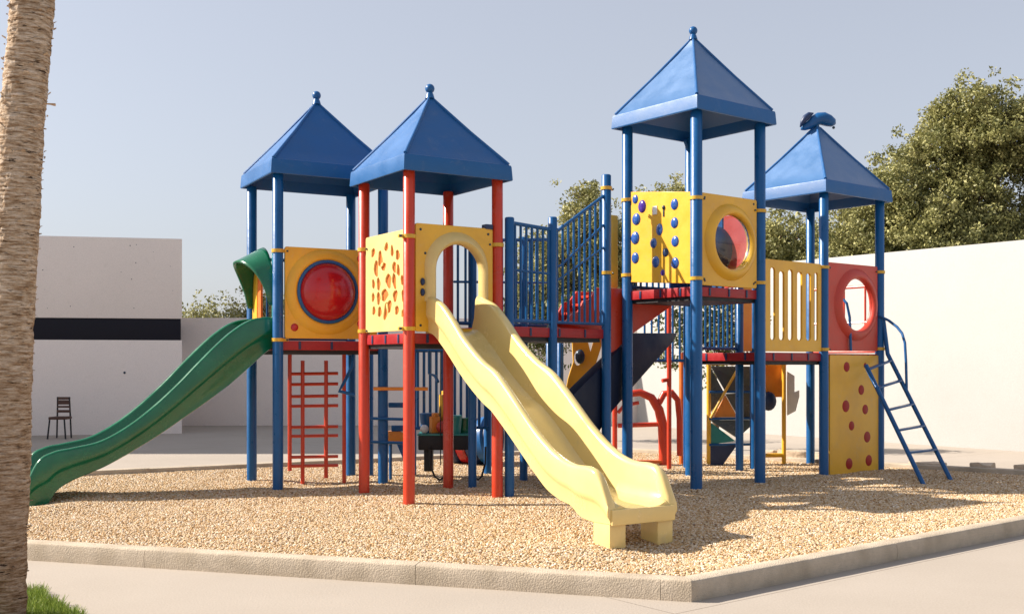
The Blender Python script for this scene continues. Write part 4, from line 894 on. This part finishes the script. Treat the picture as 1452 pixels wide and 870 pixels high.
# palm on the left
pm = thing('palm_tree', 'rough fibrous palm trunk leaning up the left edge of the view', 'palm tree', (-3.27, 7.0, PZ))
def axis(z): q = min(z, 4.5); return Vector((-3.308+.014*q+.0091*q*q+.09*(z-q), 7.0, z))
rows = []; n_r, n_a = 1500, 120
zs = np.linspace(PZ-.1, 8.2, n_r)
V = []
for i, z in enumerate(zs):
    c = axis(float(z)); zz = float(z)
    ringf = zz*17+.9*noise.noise(Vector((0, 0, zz*2)))
    saw = (ringf % 1); base_r = .144-.012*min(1.2, max(0, zz)/4)
    for k in range(n_a):
        a = 2*math.pi*k/n_a; p3 = Vector((math.cos(a)*1.6, math.sin(a)*1.6, zz*7))
        sw = (zz*17+.9*noise.noise(Vector((math.cos(a)*.8, math.sin(a)*.8, zz*2)))) % 1
        r_ = base_r+.0045*(1-sw)+.009*noise.noise(p3*1.3)+.005*noise.noise(Vector((math.cos(a)*9, math.sin(a)*9, zz*26)))+.010*noise.noise(Vector((math.cos(a)*1.1, math.sin(a)*1.1, zz*1.8)))
        V.append((c.x+r_*math.cos(a), c.y+r_*math.sin(a), zz))
V = np.array(V); idx = np.arange(n_r*n_a).reshape(n_r, n_a); nx = np.roll(idx, -1, 1)
Fc = np.stack([idx[:-1], nx[:-1], nx[1:], idx[1:]], -1).reshape(-1, 4)
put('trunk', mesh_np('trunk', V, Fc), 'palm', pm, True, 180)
# frayed fibre scraps and old leaf-base stubs
b = MB(); rq = random.Random(5)
for k in range(420):
    z = rq.uniform(.2, 4.6); a = rq.uniform(0, 2*math.pi); c = axis(z); o3 = Vector((math.cos(a), math.sin(a), 0)); p = c+o3*.138
    l_ = rq.uniform(.008, .02) if rq.random() < .95 else rq.uniform(.02, .035); up = Vector((0, 0, rq.uniform(-.3, .8)))
    t_ = Z.cross(o3)*rq.uniform(.004, .02)
    b.hexa([p-t_-Z*.003, p+t_-Z*.003, p+t_*.8+(o3+up)*l_, p-t_*.6+(o3+up)*l_, p-t_+Z*.004, p+t_+Z*.004, p+t_*.8+(o3+up)*l_+Z*.003, p-t_*.6+(o3+up)*l_+Z*.003])
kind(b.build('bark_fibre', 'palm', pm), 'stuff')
c = axis(3.27)+Vector((.125, -.02, 0)); MB().tube([c, c+Vector((.05, 0, -.003)), c+Vector((.085, 0, -.008))], [.004, .006, .010], 6).build('twig', 'pale_wood', pm)
# crown of fronds, above the frame
fr = []; tn = []; rs = np.random.RandomState(2); cc = np.array(axis(8.2))
for k in range(26):
    a = k*2.4; el = rs.uniform(-.5, 1.1); L_ = 1.9
    prev = cc.copy(); dirv = np.array([math.cos(a)*math.cos(el), math.sin(a)*math.cos(el), math.sin(el)])
    for s in range(34):
        f_ = s/34; p = cc+dirv*L_*f_+np.array([0, 0, -1.3*f_**2.2]); sd_ = np.cross(dirv, [0, 0, 1]); sd_ /= np.linalg.norm(sd_)
        for sg in (-1, 1):
            ll = .5*math.sin(math.pi*(f_*.85+.12)); tip = p+sd_*sg*ll+dirv*ll*.5-np.array([0, 0, ll*.4]); w = dirv*.018
            fr += [p-w, p+w, tip+w*.2, tip-w*.2]; tn.append(rs.uniform(.2, .8))
put('crown', mesh_np('fronds', np.array(fr), np.arange(len(fr)).reshape(-1, 4), np.array(tn)), 'leaf2', pm, False)

# grass patch round the palm foot
rs = np.random.RandomState(9); n = 26000
a = rs.uniform(0, 2*np.pi, n); r_ = .98*np.sqrt(rs.random(n)); bx, by = -3.72+r_*np.cos(a)*.80, 7.0+r_*np.sin(a)*.92
w1 = 1+.10*np.sin(5*a+1)+.05*np.sin(11*a); bx = -3.72+(bx+3.72)*w1; by = 7.0+(by-7.0)*w1
h = rs.uniform(.025, .075, n); an = rs.uniform(0, 2*np.pi, n); ln = rs.normal(0, .022, (n, 2)); w = .0028
dx, dy = np.cos(an)*w, np.sin(an)*w; z0 = np.full(n, PZ+.004)
V = np.stack([np.stack([bx-dx, by-dy, z0], 1), np.stack([bx+dx, by+dy, z0], 1), np.stack([bx+dx*.4+ln[:, 0], by+dy*.4+ln[:, 1], z0+h], 1), np.stack([bx-dx*.4+ln[:, 0], by-dy*.4+ln[:, 1], z0+h], 1)], 1).reshape(-1, 3)
o = put('grass', mesh_np('grass', V, np.arange(n*4).reshape(-1, 4), np.clip(rs.normal(.5, .22, n), 0, 1)), 'grassm', None, False); kind(o, 'stuff')
o['label'] = 'patch of short green grass round the palm foot'; o['category'] = 'grass'
b = MB(); vs = [b.bm.verts.new((-3.72+.74*math.cos(2*math.pi*k/40), 7.0+.86*math.sin(2*math.pi*k/40), PZ+.004)) for k in range(40)]; b.bm.faces.new(vs)
M['soil'] = mat('soil', (.10, .09, .035), .95, .1, .3, 20); kind(b.build('soil_patch', 'soil'), 'structure')
